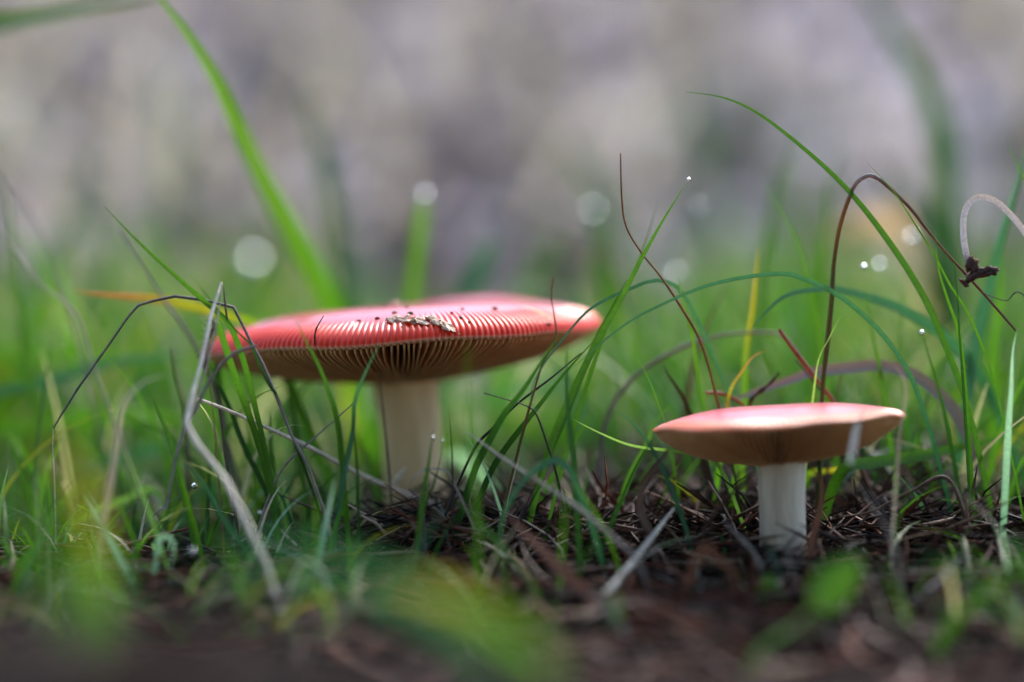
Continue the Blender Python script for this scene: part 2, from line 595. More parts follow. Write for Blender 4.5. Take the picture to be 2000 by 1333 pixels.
def rim2(U, T):
    x = U * np.cos(T); y = U * np.sin(T)
    z = 0.0018 * x - 0.0008 * y
    z = z + U ** 3 * (0.0003 * np.sin(4 * T) + 0.0002 * np.sin(9 * T + 1)) + 0.0012 * U ** 6 * np.exp(-((x - 0.8) / 0.25) ** 2)
    return z


def lobes2(T):
    return 1 + 0.008 * np.sin(3 * T + 2) + 0.006 * np.sin(7 * T + 1) + 0.004 * np.sin(15 * T)


def tones2(U, T, w):
    c = lerp3((0.58, 0.03, 0.06), (0.70, 0.05, 0.06), sstep(0.3, 0.8, U))
    t = sstep(0.78, 0.94, U)[..., None]
    c = c * (1 - t) + np.array((0.80, 0.16, 0.05)) * t
    return c


root2, cap2 = build_mushroom(
    np.array([c2[0], b2[1], b2[2]]), 0.0334, 126, c2[2] - b2[2], rim2, lobes2, 0.0056, 2.2, 0.0010, 0.0100,
    stem_offsets([(1474, 1582, 1118, D2), (1480, 1580, 1095, D2), (1484, 1574, 1060, D2), (1483, 1572, 1010, D2),
                  (1481, 1572, 960, D2), (1479, 1573, 915, D2), (1474, 1578, 890, D2)], (c2[0], b2[1], b2[2])),
    tones2, 'small mushroom with flat pinkish red cap on white stem in dark needles', False, M_STEM2, 0.00015, 0.85)


def cap_top1(px, py):
    """nearest point of the big cap's skin seen at (px, py)"""
    me = cap1.data
    n = len(me.vertices)
    co = np.empty(n * 3, dtype=np.float32); me.vertices.foreach_get('co', co)
    co = co.reshape(-1, 3) + np.array(root1.location)
    sx = 1000 + co[:, 0] / (K * co[:, 1]) * 2000
    sy = 666.5 - (co[:, 2] - CAM_H) / (K * co[:, 1]) * 2000
    d = (sx - px) ** 2 + (sy - py) ** 2 + np.maximum(0, co[:, 1] - 0.69) * 4000
    return co[np.argmin(d)]


def lump(rx, ry, rz, seed, rough=0.3, nu=12, nv=8):
    r = np.random.default_rng(seed)
    V = []
    ph = r.uniform(0, 6.28, 6)
    for j in range(nv + 1):
        for i in range(nu):
            t = math.pi * j / nv; a = 2 * math.pi * i / nu
            q = 1 + rough * (math.sin(3 * a + ph[0]) * math.sin(2 * t + ph[1]) + 0.6 * math.sin(5 * a + ph[2] + t * 3) * math.sin(t)) * 0.5 + r.uniform(-rough, rough) * 0.25
            V.append((rx * q * math.sin(t) * math.cos(a), ry * q * math.sin(t) * math.sin(a), rz * q * math.cos(t)))
    F = [(j * nu + i, j * nu + (i + 1) % nu, (j + 1) * nu + (i + 1) % nu, (j + 1) * nu + i) for j in range(nv) for i in range(nu)]
    return V, F


inv1 = np.array(root1.location)
for (px, py, rx, ry, rz, ang, sd) in [(772, 627, 15, 8, 5, 0.0, 1), (790, 624, 9, 6, 4, 0.3, 2), (814, 627, 17, 8, 4, -0.1, 3),
                                      (848, 626, 14, 7, 5, -0.3, 4), (866, 636, 19, 8, 5, -0.35, 5), (884, 643, 11, 6, 4, -0.5, 6),
                                      (768, 598, 13, 6, 6, 0.1, 7)]:
    s = K * 0.675 / 2000
    V, F = lump(rx * s * 0.95, ry * s * 1.7, rz * s * 1.25, sd, 1.1, 16, 8)
    V = np.array(V)
    ca, sa = math.cos(ang), math.sin(ang)
    V = np.stack([V[:, 0] * ca + V[:, 2] * sa, V[:, 1], V[:, 0] * sa * 0.8 + V[:, 2] * ca + V[:, 1] * 0.35], -1)
    obj('veil_patch', new_mesh('veil_patch', V, F, smooth=False), M_PATCH, cap1, cap_top1(px, py) - inv1)

for i, (px, py, r) in enumerate([(966, 604, 5), (903, 604, 3), (770, 611, 4), (802, 613, 5), (738, 623, 4), (701, 627, 3), (899, 621, 4),
                                 (916, 628, 3), (1066, 619, 4), (1071, 633, 4), (751, 601, 2), (794, 600, 3), (680, 599, 3), (884, 612, 3)]):
    s = K * 0.68 / 2000
    V, F = lump(r * s * 1.3, r * s, r * s * 0.8, 40 + i, 0.6, 8, 6)
    o = obj('soil_crumb', new_mesh('soil_crumb', V, F), M_CRUMB, None, cap_top1(px, py))
    tag(o, 'tiny dark soil crumb stuck to the large red cap', 'crumb', 'soil crumbs on the large cap')

# ------------------------------------------------------------------ blades, stalks and twigs, one by one
COLS = {
    'green': ((0.042, 0.120, 0.012), (0.058, 0.145, 0.014)),
    'bright': ((0.068, 0.185, 0.008), (0.080, 0.200, 0.010)),
    'dark': ((0.014, 0.050, 0.010), (0.022, 0.075, 0.012)),
    'teal': ((0.022, 0.090, 0.045), (0.045, 0.135, 0.080)),
    'pale_teal': ((0.16, 0.34, 0.27), (0.36, 0.52, 0.48)),
    'yellow': ((0.10, 0.22, 0.015), (0.46, 0.33, 0.03)),
    'tipbrown': ((0.09, 0.24, 0.015), (0.30, 0.12, 0.05)),
    'straw': ((0.46, 0.39, 0.28), (0.55, 0.48, 0.38)),
    'pale': ((0.74, 0.64, 0.51), (0.82, 0.74, 0.63)),
    'grey': ((0.21, 0.17, 0.14), (0.27, 0.24, 0.22)),
    'silver': ((0.06, 0.05, 0.05), (0.60, 0.57, 0.60)),
    'brown': ((0.085, 0.052, 0.038), (0.13, 0.080, 0.055)),
    'redbrown': ((0.17, 0.065, 0.035), (0.24, 0.10, 0.055)),
    'black': ((0.020, 0.014, 0.012), (0.030, 0.020, 0.017)),
    'rust': ((0.05, 0.09, 0.02), (0.30, 0.13, 0.04)),
    'light': ((0.15, 0.33, 0.05), (0.28, 0.42, 0.14)),
    'steeldark': ((0.30, 0.25, 0.22), (0.12, 0.10, 0.095)),
}
PALE_STUFF = {'straw', 'pale', 'grey', 'silver', 'brown', 'redbrown', 'black', 'rust', 'steeldark'}


def spline(pts, n, kink=False):
    pts = np.asarray(pts, float)
    m = len(pts)
    if kink:
        sg = np.concatenate([[0], np.cumsum(np.linalg.norm(np.diff(pts, axis=0), axis=1))])
        tt = np.unique(np.concatenate([sg, np.linspace(0, sg[-1], n)]))
        while len(tt) > n:
            gaps = np.diff(tt); i = int(np.argmin(gaps)); tt = np.delete(tt, i if i > 0 else 1)
        return np.stack([np.interp(tt, sg, pts[:, q]) for q in range(3)], -1)
    if m == 2:
        t = np.linspace(0, 1, n)[:, None]
        return pts[0] * (1 - t) + pts[1] * t
    ext = np.vstack([2 * pts[0] - pts[1], pts, 2 * pts[-1] - pts[-2]])
    out = []
    tt = np.linspace(0, m - 1 - 1e-6, n)
    for t in tt:
        i = int(t); f = t - i
        p0, p1, p2, p3 = ext[i], ext[i + 1], ext[i + 2], ext[i + 3]
        out.append(0.5 * ((2 * p1) + (-p0 + p2) * f + (2 * p0 - 5 * p1 + 4 * p2 - p3) * f * f + (-p0 + 3 * p1 - 3 * p2 + p3) * f ** 3))
    return np.array(out)


def traced(pts, d_tip, d_base, root=True):
    m = len(pts)
    seg = np.concatenate([[0], np.cumsum([math.dist(pts[i], pts[i + 1]) for i in range(m - 1)])])
    seg = seg / seg[-1]
    W = [P(px, py, d_tip + (d_base - d_tip) * s) for (px, py), s in zip(pts, seg)]
    if root:
        last = W[-1]; d = W[-1] - W[-2]
        d = d / (np.linalg.norm(d) + 1e-9)
        gz = float(ground_z(last[0], last[1]))
        h = last[2] - gz
        if h > 0.001:
            d = np.array([np.clip(d[0], -0.6, 0.6), np.clip(d[1], -0.3, 0.3), 0])
            q = last + d * h * 0.7
            W.append(np.array([last[0] + d[0] * h * 0.4, last[1] + d[1] * h * 0.4, gz + h * 0.45]))
            W.append(np.array([q[0], q[1], float(ground_z(q[0], q[1])) - 0.003]))
    return W


def ribbon(W, wpx, D, ckey, twist=0.3, n=36, fold=0.28, tipk=0.45, bump=0.0):
    C = spline(W, n)
    T = np.gradient(C, axis=0); T /= np.linalg.norm(T, axis=1, keepdims=True) + 1e-12
    L = np.concatenate([[0], np.cumsum(np.linalg.norm(np.diff(C, axis=0), axis=1))]); s = L / L[-1]
    w0 = wpx * K * D / 2000
    prof = np.minimum(1, (s / tipk)) ** 0.75 * (1 - 0.25 * sstep(0.6, 1, s)) * (1 + bump * np.sin(s * 14))
    prof = np.maximum(prof, 0.06)
    view = C - np.array([0, 0, CAM_H]); view /= np.linalg.norm(view, axis=1, keepdims=True)
    side = np.cross(T, view); side /= np.linalg.norm(side, axis=1, keepdims=True) + 1e-9
    for i in range(1, n):
        if np.dot(side[i], side[i - 1]) < 0:
            side[i] = -side[i]
    nor = np.cross(side, T)
    a = twist * np.sin(s * 3.0 + random.uniform(0, 6)) + random.uniform(-0.25, 0.25)
    ca, sa = np.cos(a)[:, None], np.sin(a)[:, None]
    sd = side * ca + nor * sa
    nn = np.cross(sd, T)
    hw = (w0 / 2 * prof)[:, None]
    V = np.stack([C - sd * hw, C + nn * hw * fold, C + sd * hw], 1)
    ix = np.arange(n * 3).reshape(n, 3)
    F = np.concatenate([np.stack([ix[:-1, k], ix[:-1, k + 1], ix[1:, k + 1], ix[1:, k]], -1) for k in (0, 1)])
    c0, c1_ = np.array(COLS[ckey][0]), np.array(COLS[ckey][1])
    if ckey in ('yellow', 'tipbrown'):
        m = (1 - sstep(0.10, 0.45, s))[:, None]
    else:
        m = (1 - s)[:, None]
    c = c0 * (1 - m) + c1_ * m
    if ckey == 'tipbrown':
        mid = np.exp(-((s - 0.27) / 0.10) ** 2)[:, None]
        c = c * (1 - mid) + np.array((0.25, 0.24, 0.02)) * mid
    cc = np.repeat(c[:, None, :], 3, 1)
    cc[:, 1] *= 1.18
    return V.reshape(-1, 3), F, cc.reshape(-1, 3)


def tube(W, wpx, D, ckey, n=40, knob=0.10, taper=0.45, k=7, kink=False):
    C = spline(W, n, kink)
    T = np.gradient(C, axis=0); T /= np.linalg.norm(T, axis=1, keepdims=True) + 1e-12
    L = np.concatenate([[0], np.cumsum(np.linalg.norm(np.diff(C, axis=0), axis=1))]); s = L / L[-1]
    r = wpx * K * D / 4000 * (taper + (1 - taper) * np.minimum(1, s / 0.5))
    r = r * (1 + knob * np.sin(s * 23 + random.uniform(0, 6)) + knob * rng.uniform(-1, 1, n) * 0.5)
    up = np.array([0.1, 1.0, 0.15])
    A = np.cross(T, up); A /= np.linalg.norm(A, axis=1, keepdims=True) + 1e-9
    B = np.cross(T, A)
    an = np.linspace(0, 2 * math.pi, k, endpoint=False)
    V = C[:, None, :] + (A[:, None, :] * np.cos(an)[None, :, None] + B[:, None, :] * np.sin(an)[None, :, None]) * r[:, None, None]
    ix = np.arange(n * k).reshape(n, k); nxt = np.roll(ix, -1, 1)
    F = np.stack([ix[:-1], nxt[:-1], nxt[1:], ix[1:]], -1).reshape(-1, 4)
    c0, c1_ = np.array(COLS[ckey][0]), np.array(COLS[ckey][1])
    m = (1 - s)[:, None]
    c = (c0 * (1 - m) + c1_ * m) * (1 + 0.22 * rng.uniform(-1, 1, n))[:, None]
    cc = np.repeat(c[:, None, :], k, 1)
    V = V.reshape(-1, 3); cc = cc.reshape(-1, 3)
    # close both ends
    V = np.vstack([V, C[0], C[-1]]); cc = np.vstack([cc, c[0], c[-1]])
    e0, e1 = n * k, n * k + 1
    caps = [(ix[0, (i + 1) % k], ix[0, i], e0, e0) for i in range(k)]
    return V, F, cc


CAT = {'grass_blade': 'grass blade', 'dry_stalk': 'stalk', 'twig': 'twig', 'dead_leaf': 'leaf'}


def piece(name, form, ckey, d0, d1, w, pts, label, group=None, root=True, parent=None, **kw):
    W = traced(pts, d0, d1, root)
    D = (d0 + d1) / 2
    V, F, C = (ribbon if form == 'r' else tube)(W, w, D, ckey, **kw)
    base = np.array(W[-1])
    m = M_DRY if ckey in PALE_STUFF else M_GRASS
    if parent is None:
        o = obj(name, new_mesh(name, V - base, F, C), m, None, base)
        tag(o, label, CAT[name], group)
    else:
        o = obj(name, new_mesh(name, V - np.array(parent.location), F, C), m, parent)
    return o


G, S_, TW, DL = 'grass_blade', 'dry_stalk', 'twig', 'dead_leaf'

# --- left of and behind the large mushroom
piece(G, 'r', 'bright', 0.690, 0.800, 40, [(285, -45), (315, 0), (370, 72), (430, 172), (500, 325), (580, 470), (650, 600)],
      'tall broad bright green grass blade arching high behind the large cap', tipk=0.5)
piece(G, 'r', 'green', 0.900, 0.830, 31, [(583, 165), (610, 230), (640, 350), (665, 480), (680, 600)],
      'blurred upright broad blade beside the tallest bright blade', tipk=0.3)
piece(G, 'r', 'bright', 0.790, 0.790, 27, [(828, 388), (821, 450), (814, 510), (803, 600)],
      'short blunt blade with a water drop on its tip behind large cap', tipk=0.05)
piece(G, 'r', 'teal', 0.840, 0.830, 38, [(965, 460), (945, 505), (925, 550), (900, 610)],
      'stubby dark bluish green blade poking up behind middle of large cap', tipk=0.1)
piece(G, 'r', 'green', 0.648, 0.652, 13, [(203, 403), (260, 463), (340, 537), (400, 590), (443, 627), (462, 666), (480, 720), (498, 795), (516, 870), (530, 950)],
      'long slim green blade leaning over rim of large cap', twist=0.5)
piece(G, 'r', 'green', 0.650, 0.655, 15, [(418, 604), (423, 615), (435, 660), (450, 708), (468, 762), (486, 810), (504, 864), (522, 930)],
      'straight dark green blade crossing the tip of the large cap', tipk=0.1)
piece(G, 'r', 'dark', 0.646, 0.650, 6, [(378, 545), (410, 585), (445, 628), (470, 655), (490, 675), (510, 722), (530, 760), (545, 785)],
      'thin dark blade joining the leaning blade at the cap rim')
piece(S_, 't', 'steeldark', 0.652, 0.650, 6.5,
      [(104, 837), (111, 825), (150, 762), (186, 711), (216, 669), (249, 621), (270, 597), (300, 588), (342, 579), (390, 585), (456, 600), (477, 642), (492, 672), (513, 711), (540, 774), (570, 852), (600, 906)],
      'thin grey brown stalk bent in a wide arch beside large cap', taper=0.6, kink=True, n=60)
piece(S_, 't', 'straw', 0.652, 0.648, 3, [(104, 835), (103, 870), (105, 910), (107, 960)],
      'hair thin pale stalk hanging from the wide grey arch')
st = piece(S_, 't', 'pale', 0.648, 0.590, 11,
           [(433, 552), (420, 591), (410, 624), (402, 669), (393, 708), (378, 762), (364, 828), (387, 870), (414, 903), (441, 936), (490, 1040), (520, 1100), (545, 1185), (572, 1265)],
           'pale sharply kinked straw stalk standing before tip of large cap', taper=0.5, kink=True, n=60)
piece('strand', 't', 'straw', 0.646, 0.642, 5, [(433, 553), (430, 590), (421, 640), (410, 690), (398, 735), (383, 778), (365, 828)], '', root=False, parent=st)
piece('strand', 't', 'brown', 0.643, 0.640, 9, [(413, 622), (418, 638), (408, 660), (402, 690), (398, 720)], '', root=False, parent=st)
# fine hairs on the sheath of the straw
Vh, Fh, Ch, off = [], [], [], 0
for i in range(46):
    py = 618 + i * 1.7 + random.uniform(-2, 2)
    px = np.interp(py, [618, 669, 708], [411, 402, 393]) + random.uniform(-3, 3)
    sg = -1 if random.random() < 0.75 else 1
    ln = random.uniform(6, 18) * (1.3 if i < 10 else 0.8)
    V, F, C = tube([P(px, py, 0.644), P(px + sg * ln * 0.5, py - ln * 0.15, 0.643), P(px + sg * ln, py + random.uniform(-6, 5), 0.644)], 0.8, 0.644, 'pale', n=5, k=3, knob=0)
    Vh.append(V); Fh.append(F + off); Ch.append(C); off += len(V)
hh = obj('hair_fringe', new_mesh('hair_fringe', np.vstack(Vh) - np.array(st.location), np.vstack(Fh), np.vstack(Ch)), M_DRY, st)
hh['kind'] = 'stuff'
piece(S_, 't', 'grey', 0.642, 0.640, 7,
      [(310, 993), (317, 996), (325, 989), (332, 952), (341, 905), (352, 865), (365, 828), (385, 795), (400, 762), (430, 715), (460, 690), (502, 676)],
      'withered grey stalk with a hooked end dangling beside the kinked straw', root=False, taper=0.7)
piece(S_, 't', 'pale', 0.648, 0.690, 10, [(383, 778), (440, 800), (500, 826), (600, 872), (700, 925), (770, 957), (865, 994)],
      'straight pale straw slanting down across the large mushroom stem', taper=0.55, root=False)
piece(S_, 't', 'pale', 0.678, 0.680, 11, [(792, 914), (778, 932), (766, 950)], 'short pale stub sticking up from the slanting straw', root=False)
piece(S_, 't', 'brown', 0.650, 0.650, 4, [(437, 560), (440, 595), (444, 627)], 'tiny dark bristle hanging from top of kinked straw', root=False)
piece(G, 'r', 'tipbrown', 0.690, 0.700, 20, [(145, 570), (215, 577), (300, 584), (370, 598), (450, 620), (520, 660)],
      'sideways blade with yellowing body and brown tip left of large cap', tipk=0.2)
piece(G, 'r', 'green', 0.640, 0.646, 12, [(578, 625), (600, 672), (625, 720), (645, 775), (660, 830), (668, 900), (672, 960), (680, 1050)],
      'slender green blade standing before the ribbed side of large cap')
piece(G, 'r', 'teal', 0.640, 0.640, 11, [(741, 674), (715, 725), (695, 780), (688, 850), (672, 925), (660, 1000)],
      'bluish green blade just before the large mushroom stem')
piece(G, 'r', 'dark', 0.640, 0.640, 7, [(688, 775), (690, 830), (697, 900), (700, 990)], 'thin near black blade beside the bluish blade at the stem')
piece(TW, 't', 'black', 0.657, 0.658, 3.5, [(632, 617), (619, 640), (615, 655), (615, 674)], 'tiny black curved bristle lying on the large cap edge', root=False)
piece(G, 'r', 'green', 0.600, 0.600, 9, [(912, 668), (914, 740), (917, 800), (922, 880), (930, 980)], 'faint thin blade in front of gills right of stem')
piece(S_, 't', 'brown', 0.675, 0.675, 5, [(740, 715), (748, 800), (758, 900), (765, 985)], 'thin dark stalk running down the large mushroom stem')

for i, (pts, d, w, c, lab) in enumerate([
    ([(5, 330), (20, 420), (30, 520), (42, 640), (60, 760)], 0.73, 15, 'green', 'upright green blade farthest out left of the grey arch'),
    ([(395, 560), (415, 640), (425, 740), (440, 860)], 0.70, 14, 'dark', 'dark upright blade behind the kinked straw'),
    ([(273, 708), (288, 750), (312, 810), (333, 864), (351, 940), (372, 1030)], 0.655, 10, 'green', 'slim green blade under the wide grey arch'),
    ([(400, 695), (425, 745), (450, 800), (480, 880), (520, 960)], 0.670, 11, 'dark', 'dark blade leaning under the tip of large cap'),
    ([(346, 900), (364, 970), (385, 1047), (400, 1120)], 0.640, 10, 'bright', 'bright green blade below the hooked withered stalk'),
    ([(357, 900), (402, 952), (437, 1015), (483, 1078), (520, 1140)], 0.630, 10, 'teal', 'bluish blade slanting right below the kinked straw'),
    ([(166, 963), (192, 1005), (224, 1068), (252, 1124), (275, 1180)], 0.615, 12, 'pale_teal', 'pale frosted blade leaning left low in the grass'),
    ([(171, 1035), (192, 1092), (210, 1159), (220, 1200)], 0.610, 10, 'light', 'short light green blade below the pale frosted blade'),
    ([(654, 935), (644, 987), (630, 1057), (618, 1120)], 0.625, 11, 'pale_teal', 'pale bluish upright blade left of large mushroom stem'),
    ([(244, 880), (280, 970), (308, 1050), (332, 1124), (357, 1190)], 0.625, 7, 'light', 'long pale green stem slanting beside the curled pale blade'),
    ([(332, 1112), (340, 1070), (329, 1050), (312, 1052), (308, 1075)], 0.622, 10, 'pale_teal', 'small pale blade curled over like a hook'),
    ([(-20, 1150), (30, 1110), (87, 1070), (140, 1029), (192, 998), (245, 977), (300, 958)], 0.70, 14, 'light', 'light green blade arching low over the left turf'),
    ([(690, 840), (720, 900), (735, 960), (740, 1040)], 0.70, 16, 'bright', 'bright blade touching left side of large stem'),
    ([(590, 980), (596, 1060), (600, 1150)], 0.615, 12, 'dark', 'stout dark blade rising below the slanting straw'),
    ([(560, 760), (575, 830), (590, 930), (600, 1010)], 0.69, 16, 'green', 'blurred green blade in shade under the large cap'),
    ([(525, 800), (530, 880), (536, 960), (540, 1040)], 0.675, 12, 'green', 'upright green blade in shade beneath large cap tip'),
    ([(480, 730), (484, 800), (488, 880), (500, 980)], 0.69, 10, 'bright', 'thin bright upright blade beneath large cap tip'),
]):
    piece(G, 'r', c, d, d, w, pts, lab, tipk=0.35)

for (pts, d, w, c, lab) in [
    ([(-10, 430), (69, 546), (120, 585), (150, 618), (168, 669), (186, 726), (210, 792), (240, 870), (264, 940)], 0.700, 6, 'straw', 'long tan stalk sagging across the left grass'),
    ([(0, 325), (40, 390), (85, 470), (115, 560), (145, 640)], 0.72, 6, 'grey', 'faint grey stalk left of the sagging tan stalk'),
    ([(235, 450), (294, 543), (324, 591), (360, 639), (392, 695), (420, 770)], 0.692, 9, 'grey', 'grey stalk running parallel behind the leaning green blade'),
    ([(327, 732), (285, 744), (255, 771), (237, 804), (231, 846), (225, 890), (216, 945), (205, 1020)], 0.615, 13, 'straw', 'tan dry blade bowing over below the grey arch'),
    ([(335, 680), (345, 740), (360, 800), (365, 870)], 0.69, 9, 'brown', 'upright brown stalk under the grey arch'),
    ([(120, 930), (90, 905), (78, 920), (75, 960), (80, 1010)], 0.60, 6, 'straw', 'small straw loop bending over low at left'),
    ([(410, 735), (428, 800), (440, 890), (455, 970)], 0.66, 6, 'brown', 'dark brown stalk behind kinked straw under the cap'),
    ([(405, 700), (412, 770), (420, 850), (425, 915), (432, 1000)], 0.645, 3.5, 'redbrown', 'hair thin reddish stalk between kinked straw and cap'),
    ([(610, 1205), (632, 1165), (634, 1130), (620, 1108), (590, 1100)], 0.60, 7, 'pale', 'small pale hooked stalk low before the stem'),
    ([(700, 780), (620, 850), (560, 905), (530, 960)], 0.655, 5, 'grey', 'thin grey stalk slanting left of large stem'),
    ([(300, 1105), (220, 1103), (160, 1110), (120, 1140)], 0.60, 5, 'straw', 'thin straw lying flat on the left litter'),
    ([(250, 1165), (190, 1150), (150, 1140), (100, 1150)], 0.58, 6, 'pale', 'pale straw lying flat below the thin straw'),
]:
    piece(S_, 't' if w < 10 else 'r', c, d, d, w, pts, lab)

for (pts, d, w, c, lab) in [
    ([(390, 694), (300, 697), (210, 711), (135, 732), (60, 756), (-20, 778)], 0.735, 20, 'teal', 'bluish blade lying sideways left of the large cap'),
    ([(310, 700), (200, 702), (100, 700), (-30, 705)], 0.80, 20, 'bright', 'yellowish green blade lying sideways behind the bluish one'),
    ([(400, 830), (300, 812), (180, 818), (60, 835), (-20, 850)], 0.77, 34, 'green', 'wide green blade lying sideways low at left'),
    ([(420, 860), (320, 875), (200, 905), (110, 950)], 0.75, 24, 'teal', 'wide teal blade drooping low at left'),
    ([(1180, 714), (1300, 708), (1420, 708), (1600, 722)], 0.80, 20, 'bright', 'bright blade lying sideways behind the two mushrooms'),
    ([(880, 880), (1000, 845), (1100, 840), (1230, 850)], 0.83, 26, 'bright', 'bright wide blade lying low behind the mushroom gap'),
    ([(860, 800), (940, 785), (1010, 770), (1100, 745)], 0.80, 24, 'teal', 'teal blade lying sideways behind large mushroom stem'),
]:
    piece(G, 'r', c, d, d, w, pts, lab, tipk=0.3)

# --- between the mushrooms
for (form, n, pts, d0, d1, w, c, lab) in [
    ('t', S_, [(1212, 300), (1214, 380), (1222, 440), (1250, 490), (1290, 540), (1330, 600), (1362, 655), (1385, 720)], 0.655, 0.665, 6, 'rust', 'fine dark stalk curving up to a bare needle tip'),
    ('r', G, [(1341, 358), (1300, 422), (1255, 502), (1215, 580), (1180, 642), (1150, 700), (1110, 785), (1075, 870)], 0.655, 0.660, 14, 'green', 'green blade with a drop on its tip right of large cap'),
    ('r', G, [(1286, 390), (1265, 460), (1235, 540), (1205, 600), (1178, 655)], 0.675, 0.665, 8, 'green', 'thin companion blade behind the drop tipped blade'),
    ('r', G, [(1225, 545), (1190, 612), (1165, 660), (1135, 735), (1100, 820), (1065, 905)], 0.662, 0.665, 15, 'dark', 'thick dark blade brushing the tip of the large cap'),
    ('r', G, [(1100, 645), (1067, 692), (1025, 758), (987, 806), (950, 872), (925, 925)], 0.640, 0.650, 14, 'dark', 'thick dark blade slanting under right side of large cap'),
    ('r', G, [(1165, 660), (1100, 733), (1050, 796), (990, 873), (955, 930)], 0.655, 0.660, 12, 'dark', 'dark blade parallel behind the thick slanting one'),
    ('t', S_, [(1135, 690), (1075, 740), (1012, 788), (965, 835), (925, 880)], 0.652, 0.655, 6, 'black', 'thin black stalk among the slanting dark blades'),
    ('r', G, [(1080, 822), (1060, 812), (1037, 784), (1044, 745), (1070, 700), (1100, 662), (1140, 615), (1175, 590), (1225, 567), (1290, 548), (1350, 600)], 0.640, 0.670, 8, 'teal', 'slim teal blade looping over the large cap tip'),
    ('t', S_, [(1081, 543), (1077, 577), (1081, 610), (1086, 640), (1085, 660), (1070, 690), (1050, 740)], 0.645, 0.650, 6, 'rust', 'dark tipped stalk rising in front of large cap right end'),
    ('r', G, [(1107, 672), (1107, 740), (1110, 802), (1116, 860), (1122, 924), (1128, 1020), (1133, 1125)], 0.640, 0.630, 14, 'dark', 'stout upright dark green blade between the two mushrooms'),
    ('r', G, [(984, 1085), (978, 1035), (993, 984), (1020, 942), (1050, 915), (1080, 900), (1104, 909), (1127, 950)], 0.625, 0.630, 15, 'teal', 'blade bent into a low arch against the stout upright blade'),
    ('t', S_, [(945, 768), (987, 780), (1032, 795), (1050, 815), (1070, 872), (1085, 920)], 0.650, 0.650, 5, 'black', 'thin black stalk kinked downward right of large stem'),
    ('r', G, [(1162, 800), (1130, 850), (1100, 900), (1065, 960)], 0.68, 0.68, 12, 'green', 'short green blade among slanting dark blades'),
    ('r', G, [(1120, 820), (1180, 850), (1240, 872), (1335, 884), (1400, 905)], 0.66, 0.66, 8, 'light', 'pale green blade reaching sideways to small cap'),
    ('r', G, [(1195, 795), (1245, 836), (1284, 896), (1314, 962), (1341, 1037)], 0.650, 0.640, 10, 'teal', 'blade sloping down left of the small mushroom'),
    ('r', G, [(1282, 850), (1258, 885), (1236, 926), (1206, 995), (1180, 1060)], 0.645, 0.640, 9, 'dark', 'dark blade slanting down below the small cap'),
    ('r', G, [(1340, 780), (1300, 800), (1275, 835), (1260, 872), (1230, 930)], 0.68, 0.68, 8, 'bright', 'tiny bright blade touching the small cap edge'),
    ('r', G, [(846, 840), (837, 906), (828, 960), (816, 1060)], 0.640, 0.635, 11, 'green', 'short pointed blade with drop before large stem'),
    ('r', G, [(864, 850), (861, 894), (846, 948), (830, 990)], 0.640, 0.640, 5, 'dark', 'threadlike dark blade with drop before large stem'),
    ('r', G, [(876, 796), (882, 870), (884, 972)], 0.645, 0.645, 5, 'black', 'needle thin dark spike beside the large stem'),
    ('r', G, [(872, 982), (840, 1038), (804, 1092), (760, 1150)], 0.600, 0.585, 8, 'teal', 'bluish blade sloping before base of large stem'),
    ('r', G, [(885, 975), (918, 1002), (960, 1044), (999, 1089), (1038, 1138)], 0.625, 0.600, 10, 'green', 'green blade sloping away from base of large stem'),
    ('r', DL, [(990, 1004), (1035, 1050), (1080, 1095), (1125, 1140), (1160, 1180)], 0.615, 0.600, 22, 'redbrown', 'blurred red brown dead blade sloping across the litter'),
    ('t', S_, [(915, 845), (975, 891), (1044, 936), (1125, 990), (1197, 1050), (1240, 1090)], 0.640, 0.610, 8, 'grey', 'long grey stalk slanting between the mushrooms'),
    ('r', DL, [(795, 960), (810, 930), (834, 918), (864, 918), (882, 934)], 0.640, 0.645, 6, 'grey', 'small grey dead blade bowed before the large stem'),
    ('r', DL, [(862, 912), (882, 891), (902, 894), (924, 915), (945, 936), (972, 962)], 0.755, 0.755, 32, 'pale_teal', 'pale bluish curled leaf lying behind the large stem'),
    ('r', DL, [(1002, 966), (1026, 970), (1038, 996), (1040, 1020)], 0.70, 0.70, 12, 'pale_teal', 'small pale bluish curl in litter right of large stem'),
    ('t', TW, [(1158, 886), (1116, 912), (1050, 942), (1000, 960)], 0.735, 0.735, 13, 'redbrown', 'red brown stick lying behind the stout upright blade'),
    ('r', DL, [(1314, 869), (1299, 887), (1269, 926), (1254, 956), (1251, 995), (1268, 1040)], 0.640, 0.635, 17, 'brown', 'dark purplish dead blade hanging under the small cap edge'),
    ('r', G, [(1325, 541), (1334, 591), (1352, 658), (1365, 748), (1377, 810)], 0.655, 0.690, 10, 'green', 'upright sharp blade behind the small cap left half'),
    ('r', DL, [(1296, 712), (1305, 732), (1325, 762), (1347, 808)], 0.672, 0.678, 15, 'black', 'dark flat dead blade stub behind small cap'),
    ('t', S_, [(1560, 690), (1520, 652), (1450, 651), (1400, 657), (1355, 670), (1300, 695), (1250, 727), (1212, 767), (1190, 807), (1177, 850), (1172, 900)], 0.69, 0.69, 9, 'grey', 'long grey brown stalk arching left of the small mushroom'),
    ('r', DL, [(1420, 560), (1395, 605), (1370, 665), (1355, 712), (1338, 800)], 0.70, 0.70, 13, 'brown', 'blurred brown dead blade behind the small cap'),
    ('r', G, [(1482, 480), (1470, 600), (1462, 650), (1455, 712), (1452, 810)], 0.69, 0.69, 13, 'yellow', 'yellow orange blade standing behind the small cap'),
    ('r', G, [(1498, 685), (1472, 696), (1450, 725), (1427, 762), (1418, 810)], 0.668, 0.675, 9, 'tipbrown', 'small curved blade with brown tip behind small cap'),
]:
    piece(n, form, c, d0, d1, w, pts, lab)

